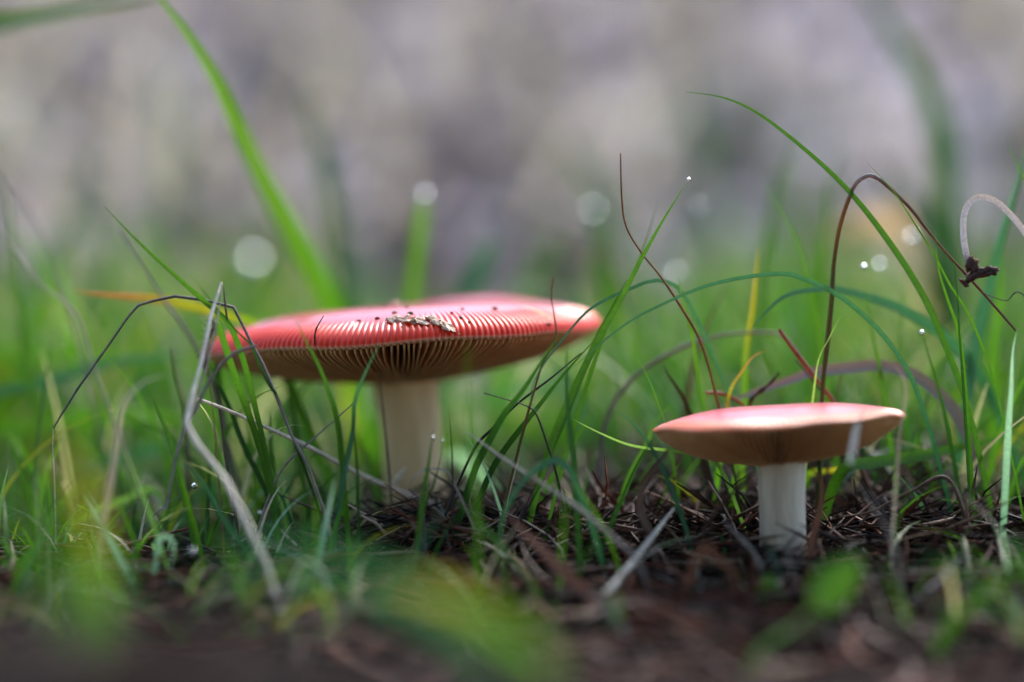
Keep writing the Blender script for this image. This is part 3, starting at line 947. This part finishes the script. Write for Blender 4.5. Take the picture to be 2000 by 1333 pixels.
# --- sticks and dead leaves behind the small cap
piece(TW, 't', 'redbrown', 0.668, 0.675, 10, [(1522, 644), (1540, 670), (1587, 732), (1632, 795)], 'reddish brown stick leaning behind the small cap', taper=0.8)
piece(DL, 'r', 'grey', 0.685, 0.680, 24, [(1392, 806), (1437, 780), (1500, 757), (1550, 740), (1587, 727), (1650, 719), (1720, 714), (1790, 735), (1850, 785), (1880, 830)],
      'long grey brown dead blade arching behind the small cap', tipk=0.3, fold=0.6)
tw = piece(TW, 't', 'redbrown', 0.672, 0.680, 9, [(1379, 767), (1412, 770), (1445, 786), (1458, 815)], 'short forked stick behind middle of the small cap', taper=0.7)
piece('fork', 't', 'black', 0.672, 0.678, 8, [(1522, 728), (1505, 748), (1485, 765), (1468, 780), (1460, 805)], '', root=False, parent=tw, knob=0.25)
piece(TW, 't', 'black', 0.672, 0.675, 6, [(1553, 703), (1570, 722), (1600, 760), (1628, 790)], 'dark stick behind the leaning reddish stick')
piece(TW, 't', 'brown', 0.68, 0.68, 5, [(1645, 730), (1638, 760), (1632, 795)], 'thin twig propped on the leaning reddish stick')

# --- right side
for (form, n, pts, d0, d1, w, c, lab) in [
    ('r', G, [(1340, 180), (1400, 188), (1450, 205), (1500, 235), (1560, 282), (1620, 335), (1670, 387), (1720, 450), (1770, 522), (1810, 592), (1840, 660), (1865, 722), (1890, 795)], 0.655, 0.665, 14, 'green', 'long green blade arching high over the small mushroom'),
    ('t', S_, [(1984, 646), (1924, 577), (1894, 544), (1855, 502), (1810, 448), (1780, 409), (1744, 373), (1717, 350), (1696, 343), (1675, 355), (1660, 382), (1639, 448), (1628, 520), (1625, 580), (1617, 660), (1608, 740), (1605, 800)], 0.652, 0.668, 10, 'rust', 'brown stalk bent over at its top above the small mushroom'),
    ('r', G, [(1100, 735), (1212, 640), (1293, 595), (1379, 559), (1460, 541), (1532, 535), (1572, 546), (1622, 568), (1662, 595), (1716, 645), (1766, 712), (1800, 790)], 0.650, 0.665, 10, 'teal', 'bluish green blade in a low wide arch over small cap'),
    ('r', G, [(1469, 640), (1527, 582), (1586, 566), (1640, 566), (1730, 591), (1802, 627), (1865, 676), (1923, 745)], 0.665, 0.705, 22, 'teal', 'broad blurred teal blade arching behind the bent brown stalk'),
    ('r', G, [(1693, 317), (1744, 373), (1780, 427), (1825, 499), (1855, 556), (1888, 607), (1918, 676), (1945, 760)], 0.655, 0.655, 6, 'green', 'very thin blade crossing the bent brown stalk'),
    ('r', G, [(1827, 452), (1832, 520), (1849, 580), (1873, 655), (1885, 770)], 0.655, 0.660, 10, 'green', 'upright pointed blade under the bent brown stalk'),
    ('r', G, [(1867, 478), (1865, 535), (1870, 580), (1874, 655), (1882, 760)], 0.652, 0.655, 6, 'dark', 'thin dark blade beside the upright pointed one'),
    ('r', G, [(2010, 270), (1987, 355), (1960, 448), (1936, 544), (1909, 655), (1890, 770)], 0.700, 0.700, 26, 'teal', 'broad teal blade leaning beside the curled silver stalk'),
    ('r', G, [(1957, 495), (1951, 610), (1942, 680), (1940, 780)], 0.710, 0.710, 20, 'bright', 'bright blade upright behind the curled silver stalk'),
    ('r', G, [(1965, 272), (1987, 325), (2010, 375), (2030, 480)], 0.66, 0.66, 10, 'green', 'pointed blade tip above the curled silver stalk'),
    ('t', TW, [(1918, 572), (1945, 582), (1965, 588), (2010, 592)], 0.652, 0.652, 4, 'black', 'thin black side twig on the bent brown stalk'),
    ('r', G, [(1490, 355), (1530, 420), (1560, 480), (1580, 560), (1600, 660)], 0.69, 0.69, 11, 'green', 'slightly blurred blade inside the bent stalk arch'),
    ('r', G, [(1640, 620), (1620, 660), (1600, 700), (1590, 760)], 0.66, 0.665, 6, 'light', 'short light green blade behind the leaning stick'),
    ('r', G, [(1688, 540), (1695, 600), (1710, 680), (1725, 760)], 0.68, 0.68, 9, 'green', 'blade with a bright drop on its tip near arching blades'),
    ('r', G, [(2010, 842), (1900, 868), (1797, 890), (1710, 903), (1645, 920)], 0.69, 0.665, 24, 'green', 'broad green blade lying flat right of small mushroom'),
    ('r', G, [(1690, 912), (1665, 915), (1620, 920), (1575, 932)], 0.68, 0.68, 16, 'yellow', 'yellow blotched blade lying behind the white stem'),
    ('r', G, [(1985, 650), (1978, 690), (1975, 760), (1970, 830)], 0.645, 0.645, 14, 'pale_teal', 'pale shining blade below the curled silver stalk'),
    ('r', G, [(1802, 645), (1812, 690), (1830, 750), (1850, 830)], 0.67, 0.67, 9, 'dark', 'dark blade with pale tip near broad teal blade'),
    ('r', DL, [(1740, 705), (1765, 740), (1768, 780), (1760, 830), (1755, 880)], 0.635, 0.63, 7, 'straw', 'pale dry blade standing at right end of small cap'),
    ('r', G, [(1620, 390), (1605, 470), (1592, 560), (1585, 660)], 0.73, 0.73, 15, 'green', 'blurred upright blade behind the long arching blade'),
    ('r', G, [(1570, 240), (1540, 320), (1510, 400), (1490, 520)], 0.80, 0.78, 20, 'green', 'pale blurred blade behind the top of long arching blade'),
    ('r', G, [(1660, 290), (1625, 350), (1612, 430), (1605, 560)], 0.76, 0.75, 14, 'green', 'thin blurred blade behind bent brown stalk top'),
    ('r', DL, [(1575, 900), (1605, 945), (1600, 1000), (1590, 1040)], 0.635, 0.630, 15, 'redbrown', 'reddish dead strip leaning on the white stem'),
    ('r', DL, [(1510, 930), (1516, 975), (1530, 1040), (1540, 1085)], 0.612, 0.612, 5, 'grey', 'thin grey strip in front of the white stem'),
    ('r', DL, [(1445, 1175), (1430, 1120), (1400, 1090), (1375, 1070)], 0.60, 0.60, 16, 'redbrown', 'red brown dead strip in litter left of white stem'),
    ('t', TW, [(1316, 994), (1271, 1053), (1221, 1116), (1167, 1179), (1100, 1242), (1030, 1290)], 0.640, 0.570, 13, 'pale', 'long pale stick lying across litter between the mushrooms'),
    ('t', TW, [(1336, 1147), (1290, 1130), (1220, 1116), (1190, 1112)], 0.628, 0.630, 13, 'pale', 'short pale stick crossing the long pale stick'),
    ('t', TW, [(1341, 953), (1410, 959), (1470, 968), (1500, 985)], 0.68, 0.68, 8, 'black', 'dark stick lying left of the white stem'),
    ('t', TW, [(1405, 905), (1425, 950), (1440, 1010), (1448, 1070)], 0.69, 0.69, 28, 'black', 'thick dark rotten stick standing behind the white stem'),
    ('t', TW, [(1416, 1022), (1446, 1052), (1472, 1082)], 0.625, 0.625, 11, 'grey', 'short grey stick leaning at foot of white stem'),
    ('t', TW, [(1690, 960), (1720, 1010), (1745, 1060), (1755, 1120)], 0.60, 0.60, 8, 'grey', 'thin grey twig upright right of the white stem'),
    ('t', TW, [(1640, 1010), (1700, 1000), (1780, 960), (1850, 935)], 0.65, 0.65, 8, 'brown', 'brown twig lying on litter right of white stem'),
    ('t', TW, [(1880, 1085), (1840, 1130), (1790, 1170), (1750, 1210)], 0.61, 0.595, 11, 'grey', 'blurred grey twig lying low right in the litter'),
    ('r', G, [(2030, 1085), (1960, 1130), (1890, 1190), (1850, 1230)], 0.56, 0.56, 18, 'green', 'blurred green blade lying low beside the grey twig'),
    ('r', DL, [(1180, 1170), (1215, 1230), (1245, 1290), (1260, 1340)], 0.58, 0.56, 18, 'grey', 'blurred grey dead blade lying before the long pale stick'),
    ('r', DL, [(1320, 1200), (1270, 1240), (1220, 1275)], 0.585, 0.575, 20, 'redbrown', 'blurred rusty dead strip lying beside the long pale stick'),
]:
    piece(n, form, c, d0, d1, w, pts, lab)

piece(DL, 'r', 'pale', 0.6195, 0.6115, 13, [(1694, 796), (1686, 806), (1676, 822), (1668, 862), (1660, 905)], 'pale dry strip draped over the small cap edge', root=False)

# the curled silver stalk with its shrivelled seed head
cs = piece(S_, 'r', 'silver', 0.652, 0.652, 13, [(1906, 534), (1890, 507), (1882, 462), (1883, 421), (1894, 396), (1915, 385), (1945, 394), (1975, 421), (2002, 455), (2040, 520), (2075, 640)],
           'silver grey stalk curled over with a black shrivelled head', tipk=0.03, fold=0.7)
me = cs.data
ca = me.color_attributes['Col'].data
nrow = len(ca) // 3
for i in range(nrow):
    s = i / (nrow - 1)
    m = float(sstep(0.05, 0.13, s))
    for k in range(3):
        ca[3 * i + k].color = (*(np.array((0.018, 0.013, 0.014)) * (1 - m) + np.array((0.72, 0.69, 0.74)) * m), 1)
bent = next(o for o in bpy.data.objects if o.get('label', '').startswith('brown stalk bent over'))
cb = bent.data.color_attributes['Col'].data
nr_ = (len(cb) - 2) // 7
stops = [0, 0.18, 0.36, 0.44, 0.50, 0.58, 0.68, 1.0]
tones_ = np.array([(0.16, 0.07, 0.045), (0.24, 0.12, 0.06), (0.20, 0.13, 0.09), (0.42, 0.37, 0.33), (0.40, 0.33, 0.27), (0.34, 0.15, 0.03), (0.10, 0.12, 0.025), (0.05, 0.11, 0.02)])
for i in range(nr_):
    base_c = np.array([np.interp(i / (nr_ - 1), stops, tones_[:, q]) for q in range(3)])
    for k in range(7):
        cb[7 * i + k].color = (*(base_c * random.uniform(0.7, 1.3)), 1)
cc = P(1903, 529, 0.652) - np.array(cs.location)
for k, (dx, dy, rx, rz, ang) in enumerate([(-8, -14, 8, 14, 0.3), (0, -6, 9, 13, 0.2), (8, 6, 13, 8, -0.2), (-5, 12, 8, 12, 0.7), (34, -2, 13, 6, 0.15), (26, 6, 12, 5, -0.3), (38, 4, 7, 5, 0.5), (-20, 24, 12, 4, 0.8), (18, 0, 10, 6, 0.1)]):
    s = K * 0.652 / 2000
    V, F = lump(rx * s, 6 * s, rz * s, 70 + k, 0.7, 12, 8)
    V = np.array(V); c_, s_ = math.cos(ang), math.sin(ang)
    V = np.stack([V[:, 0] * c_ + V[:, 2] * s_, V[:, 1], -V[:, 0] * s_ + V[:, 2] * c_], -1) + cc + np.array([dx * s, 0, -dy * s])
    obj('seed_husk', new_mesh('seed_husk', V, F), M_CRUMB, cs)

# --- blurred things in the background, built where they stand
for (pts, d0, d1, w, c, lab) in [
    ([(1690, -30), (1760, 90), (1810, 180), (1835, 260), (1848, 380), (1850, 520)], 0.92, 0.90, 58, 'dark', 'tall dark blurred blade behind the curled silver stalk'),
    ([(1090, 265), (1130, 310), (1165, 370), (1195, 440), (1210, 560)], 1.05, 1.0, 40, 'green', 'broad greyish blurred blade behind the bare needle tip'),
    ([(1345, 90), (1350, 180), (1362, 260), (1385, 330), (1400, 460)], 1.15, 1.1, 24, 'green', 'tall faint blade standing behind high arching blade tip'),
    ([(320, 40), (325, 180), (335, 330), (340, 520)], 1.3, 1.2, 30, 'teal', 'tall faint bluish blade behind the tallest bright blade'),
    ([(200, 250), (180, 330), (140, 420), (100, 520)], 1.0, 0.95, 24, 'green', 'blurred slanting blade behind the left upright blade'),
    ([(1700, 300), (1760, 380), (1800, 440), (1840, 560)], 0.95, 0.9, 60, 'dark', 'broad dark blurred blade behind the bent brown stalk'),
    ([(1110, 440), (1070, 490), (1040, 540), (1000, 620)], 0.92, 0.88, 34, 'bright', 'bright blurred blade slanting behind right half of large cap'),
    ([(1160, 420), (1170, 480), (1180, 550), (1185, 620)], 0.86, 0.85, 22, 'bright', 'blurred blade with glowing drop right of large cap'),
    ([(985, 405), (1050, 430), (1130, 470), (1200, 520)], 0.80, 0.80, 8, 'grey', 'faint thin blade leaning behind the large cap'),
]:
    piece(G, 'r', c, d0, d1, w, pts, lab, tipk=0.35)
# close to the lens
for (pts, d0, d1, w, c, lab) in [
    ([(330, -12), (190, 12), (80, 32), (-60, 58), (-230, 150), (-380, 420)], 0.57, 0.55, 64, 'dark', 'blurred bluish blade hanging across the upper left corner'),
    ([(-30, 850), (20, 930), (60, 1010), (110, 1110), (140, 1200)], 0.44, 0.44, 70, 'green', 'very blurred broad green blade close at the left edge'),
    ([(80, 840), (130, 900), (170, 980), (190, 1090)], 0.47, 0.47, 46, 'yellow', 'very blurred yellow green blade beside the close broad one'),
    ([(400, 1105), (520, 1090), (640, 1105), (760, 1150), (860, 1210), (930, 1260)], 0.44, 0.43, 48, 'teal', 'very blurred teal blade bowing low before large stem'),
    ([(700, 1120), (820, 1150), (920, 1190), (1010, 1250), (1060, 1300)], 0.45, 0.44, 44, 'yellow', 'very blurred yellowish blade bowing low beside the teal one'),
]:
    piece(G, 'r', c, d0, d1, w, pts, lab, tipk=0.4, twist=0.1)


# --- small broad leaves
def broad_leaf(name, centre, L, Wd, tilt, yaw, roll, rgb, label, stalk):
    nu, nv = 14, 7
    V, C = [], []
    for i in range(nu):
        t = i / (nu - 1)
        hw = Wd / 2 * math.sin(math.pi * min(1, t ** 0.8 * 1.0)) ** 0.7 if 0 < t < 1 else 0.0003
        for j in range(nv):
            q = j / (nv - 1) * 2 - 1
            x = q * hw
            z = t * L
            y = 0.10 * L * q * q + 0.08 * L * math.sin(t * 3)
            V.append((x, y, z)); C.append(tuple(np.array(rgb) * (1.25 if abs(q) < 0.1 else 1)))
    V = np.array(V)

    def rot(V):
        c, s = math.cos(roll), math.sin(roll)
        V = np.stack([V[:, 0] * c + V[:, 2] * s, V[:, 1], -V[:, 0] * s + V[:, 2] * c], -1)
        c, s = math.cos(tilt), math.sin(tilt)
        V = np.stack([V[:, 0], V[:, 1] * c + V[:, 2] * s, -V[:, 1] * s + V[:, 2] * c], -1)
        return V
    V = rot(V) + centre
    F = [(i * nv + j, i * nv + j + 1, (i + 1) * nv + j + 1, (i + 1) * nv + j) for i in range(nu - 1) for j in range(nv - 1)]
    root = empty(name, stalk[-1])
    tag(root, label, 'plant')
    obj('leaf_blade', new_mesh('leaf_blade', V - stalk[-1], F, C), M_GRASS, root)
    Vt, Ft, Ct = tube(stalk, 10, 0.55, 'light', n=14, k=6)
    obj('leaf_stalk', new_mesh('leaf_stalk', Vt - stalk[-1], Ft, Ct), M_GRASS, root)
    return root


pb = P(1508, 1200, 0.60)
broad_leaf('seedling', pb, 78 * K * 0.6 / 2000, 58 * K * 0.6 / 2000, 0.2, 0, -0.06, (0.075, 0.22, 0.012),
           'small round bright green leaf low before the white stem', [pb, P(1510, 1225, 0.60), np.array([*P(1510, 1250, 0.60)[:2], float(ground_z(P(1510, 1250, 0.6)[0], 0.60)) - 0.002])])
pb = P(1592, 1185, 0.550)
broad_leaf('seedling', pb, 135 * K * 0.55 / 2000, 80 * K * 0.55 / 2000, 0.1, 0, 0.75, (0.06, 0.15, 0.02),
           'larger blurred spoon shaped leaf on a slanting stalk by white stem', [pb, P(1560, 1215, 0.55), P(1530, 1240, 0.548), P(1480, 1275, 0.546), np.array([*P(1430, 1300, 0.545)[:2], float(ground_z(P(1430, 1300, 0.545)[0], 0.545)) - 0.002])])

# orange fragments of the broken volva at the foot of the large stem
for k, (px, py, r) in enumerate([(912, 1008, 14), (928, 1018, 10), (905, 1030, 9), (700, 1065, 12), (745, 1060, 14)]):
    s = K * 0.70 / 2000
    V, F = lump(r * s, r * s, r * s * 0.9, 90 + k, 0.5, 12, 8)
    d = 0.70
    o = obj('mushroom_fragment', new_mesh('mushroom_fragment', V, F), M_ORANGE if k < 3 else M_STEM, None, P(px, py, d))
    tag(o, 'small orange mushroom fragment in litter beside the large stem' if k < 3 else 'small cream mushroom fragment at left foot of large stem', 'fragment',
        'orange fragments' if k < 3 else 'cream fragments')

# --- water drops
drop_V, drop_F = lump(1, 1, 1, 5, 0.0, 20, 14)
drop_V = np.array(drop_V)
drop_V[:, 2] *= np.where(drop_V[:, 2] > 0, 1.12, 0.95)
drop_me = new_mesh('water_drop', drop_V, drop_F)
drop_me.materials.append(M_WATER)
for (px, py, D, r, lab) in [
    (828, 383, 0.790, 8, 'water drop on the blunt blade behind the large cap'),
    (1157, 414, 0.858, 9, 'glowing water drop on blurred blade right of large cap'),
    (1345, 351, 0.655, 4, 'tiny water drop on blade tip right of large cap'),
    (1687, 522, 0.680, 6, 'bright water drop on blade tip near arching blades'),
    (1716, 520, 0.740, 7, 'blurred water drop beside the bright drop near arching blades'),
    (846, 856, 0.638, 4, 'water drop on the short pointed blade before large stem'),
    (864, 862, 0.639, 3, 'tiny water drop on the threadlike blade before large stem'),
    (1365, 405, 0.80, 5, 'faint water drop on grass behind the high arching blade'),
    (1780, 465, 0.76, 8, 'faint blurred water drop beside the bent brown stalk'),
    (1318, 535, 0.80, 7, 'faint blurred drop near the upright sharp blade'),
    (376, 1077, 0.61, 5, 'water drop low in the grass by curled pale blade'),
    (380, 950, 0.66, 6, 'water drop in grass under the hooked withered stalk'),
    (508, 1003, 0.64, 4, 'water drop in grass below the slanting straw'),
    (1800, 650, 0.665, 5, 'water drop on the dark blade near broad teal blade'),
    (595, 1152, 0.60, 3, 'tiny water drop on the stout dark blade'),
    (1162, 1062, 0.63, 3, 'tiny water drop beside the stout upright blade'),
    (492, 515, 0.92, 16, 'large bluish glowing drop blurred behind the leaning blade'),
    (143, 675, 0.86, 12, 'white glowing drop blurred behind the grey arch'),
]:
    o = obj('water_drop', drop_me, None, None, P(px, py, D))
    s = r * K * D / 2000
    o.scale = (s, s, s)
    tag(o, lab, 'water drop')

# --- stones on the slope
for k, (px, py, w, h, lab) in enumerate([
    (620, 215, 150, 90, 'dark purplish stone blurred on the slope behind tall blade'),
    (110, 190, 130, 80, 'dark bluish stone blurred on the slope at far left'),
    (1945, 90, 90, 70, 'dark bluish stone blurred on the slope at far right'),
]):
    p = on_ground(px, py)
    s = K * p[1] / 2000
    V, F = lump(w * s * 0.9, w * s * 0.6, h * s * 1.1, 200 + k, 0.35, 28, 18)
    o = obj('stone', new_mesh('stone', V, F), M_STONE, None, p + np.array([0, 0.02, 0.01]))
    tag(o, lab, 'stone')
# dead leaf caught in the grass
COLS['pinkish'] = ((0.30, 0.17, 0.13), (0.50, 0.30, 0.24))
piece(DL, 'r', 'pinkish', 0.93, 0.95, 60, [(1620, 462), (1690, 432), (1760, 440), (1800, 470), (1820, 540)], 'blurred pinkish brown dead leaf caught in grass behind bent stalk', tipk=0.25)


# ------------------------------------------------------------------ stuff: uncountable grass and litter
def grass_mass(name, roots, h, w, lean, cols, m, label, cat='grass', segs=7):
    n = len(roots)
    t = np.linspace(0, 1, segs + 1)
    ph = rng.uniform(0, 2 * math.pi, n)
    b = lean
    dx, dy = np.cos(ph), np.sin(ph)
    fa = rng.uniform(-0.9, 0.9, n)                     # blade face direction, mostly towards the light side
    sx, sy = np.cos(fa), np.sin(fa)
    hook = rng.uniform(0, 0.5, n) ** 2
    hor = (b[:, None] * t ** 2 + 0.12 * t) * h[:, None]
    up = (t - (0.35 * b[:, None] + hook[:, None]) * t ** 2.5) * h[:, None]
    cx = roots[:, 0, None] + dx[:, None] * hor
    cy = roots[:, 1, None] + dy[:, None] * hor
    cz = roots[:, 2, None] - 0.002 + up
    prof = np.power(np.clip(1 - t, 0, 1), 0.7) * 0.94 + 0.06
    hw = w[:, None] / 2 * prof
    C = np.stack([cx, cy, cz], -1)
    side = np.stack([sx, sy, np.zeros(n)], -1)[:, None, :]
    nor = np.stack([-sy, sx, np.zeros(n)], -1)[:, None, :]
    V = np.stack([C - side * hw[..., None], C + nor * hw[..., None] * 0.35, C + side * hw[..., None]], 2)
    k = segs + 1
    ix = np.arange(n * k * 3).reshape(n, k, 3)
    F = np.concatenate([np.stack([ix[:, :-1, q], ix[:, :-1, q + 1], ix[:, 1:, q + 1], ix[:, 1:, q]], -1).reshape(-1, 4) for q in (0, 1)])
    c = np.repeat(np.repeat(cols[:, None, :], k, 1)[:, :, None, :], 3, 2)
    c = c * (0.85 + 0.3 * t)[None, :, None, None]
    o = obj(name, new_mesh(name, V.reshape(-1, 3), F, c.reshape(-1, 3)), m)
    o['kind'] = 'stuff'
    return tag(o, label, cat)


def pick(n, table, jitter=0.25):
    ks = list(table.keys()); pr = np.array(list(table.values()), float); pr /= pr.sum()
    c = np.array([np.array(COLS[k][0]) * 0.5 + np.array(COLS[k][1]) * 0.5 for k in ks])[rng.choice(len(ks), n, p=pr)]
    return c * rng.uniform(1 - jitter, 1 + jitter, (n, 1))


# meadow behind the mushrooms
n = 8000
y = 0.80 + 1.05 * rng.uniform(0, 1, n) ** 1.25
x = rng.uniform(-0.52, 0.52, n) * y
pxn = 1000 + x / (K * y) * 2000
clump = 0.5 + 0.5 * wob(x, y, 26, 21)
dip = 1.15 - 0.55 * np.exp(-((pxn - 900) / 280) ** 2)
hh_ = (0.034 + 0.060 * rng.uniform(0, 1, n) ** 1.4) * dip * (0.75 + 0.5 * clump) * (1 - 0.45 * sstep(1.0, 1.6, y))
keep = rng.uniform(0, 1, n) < (0.35 + 0.65 * clump) * (0.55 + 0.45 * dip) * (1 - 0.55 * sstep(1.15, 1.8, y))
x, y, hh_ = x[keep], y[keep], hh_[keep]
n = len(x)
roots = np.stack([x, y, ground_z(x, y)], -1)
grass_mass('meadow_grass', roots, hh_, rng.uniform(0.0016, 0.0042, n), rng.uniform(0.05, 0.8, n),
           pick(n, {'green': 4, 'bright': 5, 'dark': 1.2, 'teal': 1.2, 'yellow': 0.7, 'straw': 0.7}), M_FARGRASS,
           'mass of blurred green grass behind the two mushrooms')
# sparse grass and straw up the slope
n = 1600
y = rng.uniform(1.5, 4.2, n); x = rng.uniform(-0.62, 0.62, n) * y
roots = np.stack([x, y, ground_z(x, y)], -1)
grass_mass('slope_grass', roots, rng.uniform(0.05, 0.20, n), rng.uniform(0.003, 0.008, n), rng.uniform(0.2, 1.0, n),
           pick(n, {'pale': 4, 'straw': 2, 'grey': 2.5, 'green': 0.5, 'teal': 0.6, 'brown': 1}) * np.array([0.92, 0.84, 1.10]), M_FARGRASS,
           'sparse pale dry grass blurred on the far slope')
# fine turf around the mushrooms
n = 2300
y = rng.uniform(0.565, 0.82, n); x = rng.uniform(-0.26, 0.26, n) * y
pxn = 1000 + x / (K * y) * 2000
zone = np.where(pxn < 720, 1.0, np.where(pxn < 1250, 0.32, np.where(pxn < 1720, 0.14, 0.75)))
zone = np.where((y > 0.74), np.maximum(zone, 0.7), zone)
zone = zone * (0.4 + 0.6 * (wob(x, y, 70, 9) > -0.1))
zone = np.where((np.abs(pxn - 810) < 110) & (y < 0.74), zone * 0.25, zone)
keep = rng.uniform(0, 1, n) < zone
x, y, pxn = x[keep], y[keep], pxn[keep]
n = len(x)
lowf = np.where(y < 0.66, 0.8, 1.0)
hgt = (0.014 + 0.034 * rng.uniform(0, 1, n) ** 1.5) * lowf * np.where((pxn > 1250) & (pxn < 1720), 0.6, 1.0)
roots = np.stack([x, y, ground_z(x, y)], -1)
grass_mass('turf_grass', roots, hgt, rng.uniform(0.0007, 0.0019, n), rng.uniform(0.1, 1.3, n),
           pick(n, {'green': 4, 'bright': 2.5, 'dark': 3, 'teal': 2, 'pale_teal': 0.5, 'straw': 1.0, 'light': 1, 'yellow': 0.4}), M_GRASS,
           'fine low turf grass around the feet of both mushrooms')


# taller thin grass just behind the focus, at both sides
n = 230
y = rng.uniform(0.675, 0.80, n)
pxn = np.where(rng.uniform(0, 1, n) < 0.68, rng.uniform(1200, 2060, n), rng.uniform(-60, 640, n))
x = (pxn - 1000) * K * y / 2000
roots = np.stack([x, y, ground_z(x, y)], -1)
grass_mass('tall_grass', roots, rng.uniform(0.025, 0.085, n), rng.uniform(0.0008, 0.0024, n), rng.uniform(0.1, 0.9, n),
           pick(n, {'green': 5, 'bright': 3, 'dark': 2, 'teal': 2, 'straw': 1.3, 'grey': 0.8, 'yellow': 0.6}), M_GRASS,
           'loose thin upright grass standing beside both mushrooms', segs=10)


def needle_mass(name, x, y, zup, L, w, tilt, cols, m, label, cat, curve=0.18, segs=4, flat=1.0):
    n = len(x)
    a = rng.uniform(0, 2 * math.pi, n)
    d = np.stack([np.cos(a) * np.cos(tilt), np.sin(a) * np.cos(tilt), np.sin(tilt)], -1)
    sd = np.stack([-np.sin(a), np.cos(a), np.zeros(n)], -1)
    up = np.cross(d, sd)
    t = np.linspace(-0.5, 0.5, segs + 1)
    cv = rng.uniform(-curve, curve, n)
    c0 = np.stack([x, y, ground_z(x, y) + zup], -1)
    C = c0[:, None, :] + d[:, None, :] * (t[None, :, None] * L[:, None, None]) + sd[:, None, :] * (cv[:, None] * (t ** 2 * 4)[None] * L[:, None])[..., None]
    pr = (1 - 0.7 * np.abs(t * 2) ** 3)
    k = 3
    an = np.arange(k) * 2 * math.pi / k + 0.5
    hw = (w[:, None] / 2 * pr[None])[..., None, None]
    V = C[:, :, None, :] + hw * (np.cos(an)[None, None, :, None] * sd[:, None, None, :] + flat * np.sin(an)[None, None, :, None] * up[:, None, None, :])
    q = segs + 1
    ix = np.arange(n * q * k).reshape(n, q, k); nx2 = np.roll(ix, -1, 2)
    F = np.stack([ix[:, :-1], nx2[:, :-1], nx2[:, 1:], ix[:, 1:]], -1).reshape(-1, 4)
    c = np.repeat(cols[:, None, :], q * k, 1)
    o = obj(name, new_mesh(name, V.reshape(-1, 3), F, c.reshape(-1, 3)), m)
    o['kind'] = 'stuff'
    return tag(o, label, cat)


n = 15000
y = 0.26 + 0.75 * rng.uniform(0, 1, n) ** 1.1
x = rng.uniform(-0.27, 0.27, n) * np.maximum(y, 0.4)
heap = 1 + 1.2 * np.exp(-((x - 0.09) / 0.07) ** 2 - ((y - 0.68) / 0.07) ** 2)
needle_mass('needle_litter', x, y, rng.uniform(0, 0.006, n) * heap, rng.uniform(0.008, 0.032, n), rng.uniform(0.0005, 0.0013, n),
            rng.normal(0, 0.22, n), pick(n, {'brown': 5, 'black': 5, 'redbrown': 3, 'grey': 0.8, 'straw': 0.35, 'dark': 0.8}) * np.array([0.62, 0.50, 0.47]), M_LITTER,
            'dark brown pine needle litter covering the ground', 'needle litter')
n = 2600
q = rng.uniform(0, 1, n) < 0.72
x = np.where(q, rng.normal(0.085, 0.034, n), rng.normal(-0.005, 0.020, n))
y = np.where(q, rng.normal(0.690, 0.030, n), rng.normal(0.680, 0.020, n))
clear = (np.hypot(x - b2[0], y - b2[1]) > 0.012) & (np.hypot(x - b1[0], y - b1[1]) > 0.016) & (y > 0.632)
x, y = x[clear], y[clear]; n = len(x)
needle_mass('twig_tangle', x, y, rng.uniform(0, 0.013, n), rng.uniform(0.014, 0.045, n), rng.uniform(0.0006, 0.0015, n),
            rng.normal(0, 0.42, n), pick(n, {'brown': 5, 'black': 6, 'redbrown': 2.5, 'grey': 1.1, 'straw': 0.5}) * np.array([0.66, 0.55, 0.52]), M_LITTER,
            'tangled heap of dark needles and twigs around the white stem', 'needle litter', curve=0.25)
n = 900
y = rng.uniform(0.50, 0.66, n); x = rng.uniform(-0.24, 0.24, n) * y
clear = np.hypot(x - b2[0], y - b2[1]) > 0.013
x, y = x[clear], y[clear]; n = len(x)
needle_mass('stick_litter', x, y, rng.uniform(0.001, 0.007, n), rng.uniform(0.015, 0.05, n), rng.uniform(0.0010, 0.0026, n),
            rng.normal(0, 0.16, n), pick(n, {'brown': 4, 'redbrown': 5, 'black': 3, 'grey': 1.5, 'straw': 0.8}) * np.array([0.75, 0.6, 0.56]), M_LITTER,
            'short brown sticks and dead strips scattered over the near ground', 'needle litter', curve=0.2)
n = 9000
y = rng.uniform(1.35, 4.3, n); x = rng.uniform(-0.65, 0.65, n) * y
needle_mass('slope_litter', x, y, rng.uniform(0, 0.012, n), rng.uniform(0.03, 0.09, n), rng.uniform(0.008, 0.03, n),
            rng.normal(0, 0.25, n), pick(n, {'pale': 3, 'grey': 4, 'redbrown': 1.2, 'brown': 1.2}) * np.array([0.98, 0.83, 1.05]), M_LEAF,
            'pale pinkish leaf litter scattered over the far slope', 'leaf litter', flat=0.15)

for k, v in LABELS.items():
    if len(v) > 1 and (None in v or len(set(v)) > 1):
        print('DUPLICATE LABEL', k)
    if not 4 <= len(k.split()) <= 16:
        print('LABEL LENGTH', k)
